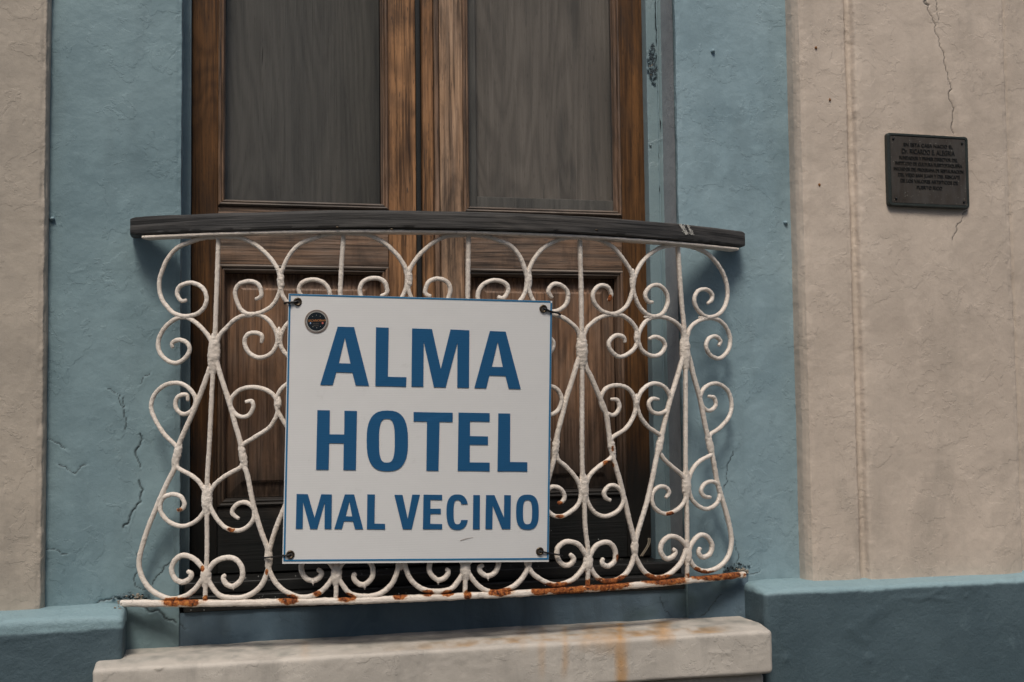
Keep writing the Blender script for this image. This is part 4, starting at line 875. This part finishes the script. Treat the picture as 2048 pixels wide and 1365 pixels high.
# scuff near the foot of the sign
V = [np.array(hit(*Z8(x, y), ssurf))+[0, -.0008, 0] for x, y in ((878, 1206), (905, 1197), (940, 1191), (940, 1192.5), (905, 1200), (882, 1208))]
mk('scuff', V, [[0, 1, 2, 3, 4, 5]], plain('scuff_brown', (.42, .36, .32), .6), sign, False)
def tie(poly, label, r=.0017):
    P = smooth_path(np.array(poly), .002); V, F = tube(P, r, r, K=8, amp=.0003, sq=2); o = mk('cable_tie', V-P[0], F, CORD); o.location = P[0]; tag(o, label, 'cable tie', 'black ties holding the sign to the railing')
def sp(px, py, o): p = np.array(hit(px, py, ssurf)); p[1] -= o; return p
def ip(px, py, o=.010): p = np.array(hit(px, py, surf)); p[1] -= o; return p
tie([sp(596, 603, -.006), sp(594, 604, .003), sp(585, 605.5, .003), sp(577, 606, .003), ip(571, 607), ip(568, 608.5, .006)], 'short black tie through the upper left grommet', .0024)
tie([sp(1087, 619, -.006), sp(1089, 618, .003), sp(1097, 622, .003), sp(1104, 624.5, .002), ip(1112, 627, .011), ip(1119, 630, .008)], 'black tie slanting from the upper right grommet to a curl', .0024)
tie([sp(582, 1110, -.006), sp(580, 1110, .003), sp(572, 1111, .003), sp(564, 1111.5, .001), ip(548, 1113), ip(540, 1113.5, .012), ip(530, 1114.5, .012), ip(525, 1115, .004)], 'thin black tie stretched from the lower left grommet to the leg bars')
tie([sp(1079, 1103, -.006), sp(1081, 1103, .003), sp(1090, 1105, .003), sp(1098, 1106.5, .001), ip(1112, 1108.5, .012), ip(1122, 1111, .012)], 'thin black tie from the lower right grommet round a foot scroll')
for p0, p1, lab in (((529, 1113.5), (547, 1112.5), 'x'), ((1109, 1109), (1123, 1111), 'y')): pass

# ------------------------------------------------------------------ text helper, sticker, plaque
def text_geo(body, size, ext=0., shear=0., align='CENTER'):
    cu = bpy.data.curves.new('t', 'FONT'); cu.body = body; cu.size = size; cu.extrude = ext; cu.shear = shear; cu.align_x = align; cu.align_y = 'CENTER'; cu.resolution_u = 3
    ob = bpy.data.objects.new('t', cu); S.collection.objects.link(ob); bpy.context.view_layer.update()
    me = bpy.data.meshes.new_from_object(ob.evaluated_get(bpy.context.evaluated_depsgraph_get()))
    V = np.array([v.co[:] for v in me.vertices]); F = [list(p.vertices) for p in me.polygons]
    bpy.data.objects.remove(ob); bpy.data.curves.remove(cu); bpy.data.meshes.remove(me); return V, F
sc_ = np.array(hit(633, 643.5, ssurf)); sticker = thing('round_sticker', 'small round black sticker with orange script, stuck on the sign above its first letter', 'sticker', sc_+[0, -.0012, 0])
dydx = (ssurf(sc_[0]+.01, sc_[2])-ssurf(sc_[0]-.01, sc_[2]))/.02; dydz = (ssurf(sc_[0], sc_[2]+.01)-ssurf(sc_[0], sc_[2]-.01))/.02
def lay(x, z, o): return np.stack([sc_[0]+x, sc_[1]-.0010-o+dydx*x+dydz*z, sc_[2]+z], -1)
def disc(name, r, o, mat, r0=0, n=48):
    a = np.arange(n)/n*2*math.pi
    if r0:
        V = np.concatenate([lay(r*np.cos(a), r*np.sin(a), o), lay(r0*np.cos(a), r0*np.sin(a), o)]); F = [[i, (i+1) % n, n+(i+1) % n, n+i] for i in range(n)]
    else: V = lay(r*np.cos(a), r*np.sin(a), o); F = [list(range(n))]
    return mk(name, V, F, mat, sticker, False)
ST = lambda n, c: plain(n, c, .45, .3)
R0 = .0240
SBK, SBR, SOR, SWH, SRD, SBL = ST('sticker_navy', (.010, .016, .022)), ST('sticker_brown', (.09, .06, .05)), ST('sticker_orange', (.60, .26, .09)), ST('sticker_white', (.60, .58, .54)), ST('sticker_red', (.60, .16, .13)), ST('sticker_blue', (.35, .5, .75))
disc('backing', R0*1.03, 0, ST('sticker_cream', (.58, .45, .36))); disc('rim', R0, .0003, SBR); disc('ring', R0*.86, .0006, SWH, R0*.82); disc('face', R0*.82, .0005, SBK)
Vd, Fd, c_ = [], [], 0
for i in range(60):
    a = i/60*2*math.pi
    for rr, hw in ((R0*.88, .0003), (R0*.97, .0004)): pass
    for s in ((R0*.89, -.018), (R0*.97, -.018), (R0*.97, .018), (R0*.89, .018)): Vd.append(lay(np.array([s[0]*math.cos(a+s[1])]), np.array([s[0]*math.sin(a+s[1])]), .0006)[0])
    Fd.append([4*i, 4*i+1, 4*i+2, 4*i+3])
mk('rim_ticks', Vd, Fd, SWH, sticker, False)
def stext(body, size, x, z, mat, shear=0., sx=1., rot=0.):
    V, F = text_geo(body, size, 0, shear); ca, sa = math.cos(rot), math.sin(rot); X, Z = V[:, 0]*sx, V[:, 1]
    mk('lettering', lay(X*ca-Z*sa+x, X*sa+Z*ca+z, .0008), F, mat, sticker, False)
stext('TECHNOBeats', .0066, 0, .0018, SOR, .35, .92, .05); stext('music', .0045, -.001, -.0046, ST('sticker_grey', (.16, .13, .11)), 0, 1.2); stext('events', .0038, -.001, -.0088, bpy.data.materials['sticker_grey'], 0, 1.1)
for i in range(10):
    a = .35+i/10*2*math.pi; r = R0*.55
    if abs(math.sin(a)) < .55: continue
    V = lay(r*math.cos(a)+np.array([-.0005, .0005, .0005, -.0005]), r*math.sin(a)+np.array([-.0006, -.0006, .0006, .0006]), .0008); mk('dot', V, [[0, 1, 2, 3]], SWH, sticker, False)
for dx, mt_ in ((.0125, SRD), (-.0125, SBL)):
    a = np.arange(12)/12*2*math.pi; s = 1 if dx > 0 else .55; mk('dot', lay(dx+.0021*s*np.cos(a), -.0035+.0022*np.sin(a), .0008), [list(range(12))], mt_, sticker, False)

pc = at(1856.5, 342.5, -.074)
plaque = thing('bronze_plaque', 'small dark bronze memorial plaque with raised lettering on the right cream pilaster', 'plaque', pc)
def plate(name, w_, h_, y0, y1, rad, mat, bev=.003):
    def loop(w_, h_, r, y):
        o = []
        for cx, cz, a0 in ((w_/2-r, h_/2-r, 0), (-w_/2+r, h_/2-r, 90), (-w_/2+r, -h_/2+r, 180), (w_/2-r, -h_/2+r, 270)):
            for t in range(6): a = math.radians(a0+t*18); o.append((cx+r*math.cos(a), y, cz+r*math.sin(a)))
        return o
    L = [loop(w_, h_, rad, y1), loop(w_, h_, rad, y0+bev), loop(w_-bev*1.2, h_-bev*1.2, rad, y0), loop(w_-.012, h_-.012, rad*.8, y0), loop(w_-.0150, h_-.0150, rad*.7, y0+.0022)]
    n = 24; V = [v for l in L for v in l]; F = []
    for k in range(len(L)-1):
        for i in range(n): F.append([k*n+i, (k+1)*n+i, (k+1)*n+(i+1) % n, k*n+(i+1) % n])
    F.append([(len(L)-1)*n+i for i in range(n)]); ca, sa = math.cos(-.008), math.sin(-.008)
    V = np.array([(x*ca-z*sa+pc[0], y, x*sa+z*ca+pc[2]) for x, y, z in V]); return mk(name, V, F, mat, plaque, False)
plate('rim', .231, .186, -.0775, -.062, .008, PATINA)
mk('face', [(pc[0]+x, -.0762, pc[2]+z) for x, z in ((-.1065, -.0838), (.1065, -.0855), (.1065, .0838), (-.1065, .0855))], [[0, 1, 2, 3]], BRONZE, plaque, False)
LN = [('EN ESTA CASA NACIO EL', .0125, .064, .93), ('Dr. RICARDO E. ALEGRIA', .0180, .047, .90), ('FUNDADOR Y PRIMER DIRECTOR DEL', .0125, .030, .88), ('INSTITUTO DE CULTURA PUERTORRIQUEÑA', .0122, .0155, .84),
      ('INICIADOR DEL PROGRAMA DE RESTAURACION', .0122, .001, .80), ('DEL VIEJO SAN JUAN Y DEL RESCATE', .0122, -.0135, .84), ('DE LOS VALORES ARTISTICOS DE', .0125, -.0285, .90), ('PUERTO RICO', .0125, -.044, .98)]
for body, sz, z, wx in LN:
    V, F = text_geo(body, sz, .0007); tgt = {0: .140, 1: .150, 2: .166, 3: .190, 4: .198, 5: .176, 6: .163, 7: .072}[[l[0] for l in LN].index(body)]
    sx = tgt/(V[:, 0].max()-V[:, 0].min()); ca, sa = math.cos(-.010), math.sin(-.010); X, Z = V[:, 0]*sx, V[:, 1]
    mk('lettering', np.stack([pc[0]+X*ca-Z*sa, -.0772-V[:, 2], pc[2]+z+X*sa+Z*ca], 1), F, PLET, plaque, False)
for x, z in ((-.098, .078), (.098, .074), (-.095, -.074), (.098, -.077)):
    V, F = blob((pc[0]+x, -.0765, pc[2]+z), (.0036, .003, .0036), None, None, '', 1, 8); mk('screw', V, F, PLET, plaque)
V, F = blob((pc[0]+.099, -.0775, pc[2]-.074), (.0018, .002, .0026), None, None, '', 1, 8); mk('screw_glint', V, F, BRASS, plaque)
# mortar bead along the top edge of the plaque
it = [(((pc[0]-.108+.205*rs.rand()), -.0690, pc[2]+.0935-.001*rs.rand()), (.006, .003, .0012)) for _ in range(50)]
Vs, Fs, c_ = [], [], 0
for i, (c, r) in enumerate(it): V, F = blob(c, r, None, None, '', i, 5); Vs.append(V); Fs.append(F+c_); c_ += len(V)
o = mk('mortar_bead', np.concatenate(Vs), np.concatenate(Fs), plain('pale_mortar', (.60, .50, .40), .8), plaque, False); o['kind'] = 'stuff'

# dry straw loop lying on the threshold and small white paint flecks
P = smooth_path(np.array([at(1281, 1113, .10), at(1289, 1101, .097), at(1296, 1088, .095), at(1297, 1077, .095)]), .002)
V, F = tube(P, .0016, .0012, K=7, amp=.0002, sq=2); P2 = P+np.array([.0035, -.002, .0]); V2, F2 = tube(P2, .0014, .0012, K=7, amp=.0002, sq=2)
o = mk('dry_straw', np.concatenate([V, V2])-P[0], F+[[i+len(V) for i in f] for f in F2], plain('straw', (.42, .36, .27), .7)); o.location = P[0]; tag(o, 'bent pale straw leaning on the dark threshold behind the railing foot', 'straw')
FLK = plain('white_flecks', (.55, .55, .52), .7); Vs, Fs, c_ = [], [], 0
for k in range(140):
    if k < 60: p = at(370+rs.rand()*1000, 0, -.0045); p[2] = -.497-.028*rs.rand()
    elif k < 130: p = np.array([rs.uniform(-.56, .56), rs.uniform(.02, .11), -.4655])
    else: p = at(450+rs.rand()*820, 1010+rs.rand()*90, YD-.001)
    r = .0009*(.3+rs.rand()**2*1.4); V, F = blob(p, (r, r, r), None, None, '', k, 4); Vs.append(V); Fs.append(F+c_); c_ += len(V)
o = mk('paint_flecks', np.concatenate(Vs), np.concatenate(Fs), FLK, house, False); o['kind'] = 'stuff'

# ------------------------------------------------------------------ house across the street (behind the camera; mirrored dimly in the panes)
opp = thing('opposite_house', 'pale plastered house across the street facing the blue door', 'building', (0, -8.2, -1.72))
rbox('wall', -7, 7, -9.2, -8.2, -1.72, 5.6, plain('pale_render', (.42, .38, .31), .8, .2), opp, .02, .5, .004)
rbox('cornice', -7.1, 7.1, -9.2, -8.0, 5.602, 5.8, plain('white_trim', (.6, .58, .54), .7), opp, .02, .4, .002)
WB = plain('shutter_green', (.05, .09, .07), .6); WT = plain('opening_trim', (.55, .53, .48), .7)
for x in (-5, -2.6, -.2, 2.2, 4.6):
    o1 = rbox('doorway', x-.62, x+.62, -8.198, -8.14, -1.71, 1.35, WT, opp, .01, .2, .001)
    for s in (-1, 1): rbox('shutter', x+s*.27-.25, x+s*.27+.25, -8.138, -8.10, -1.70, 1.22, WB, o1, .008, .2, .001)
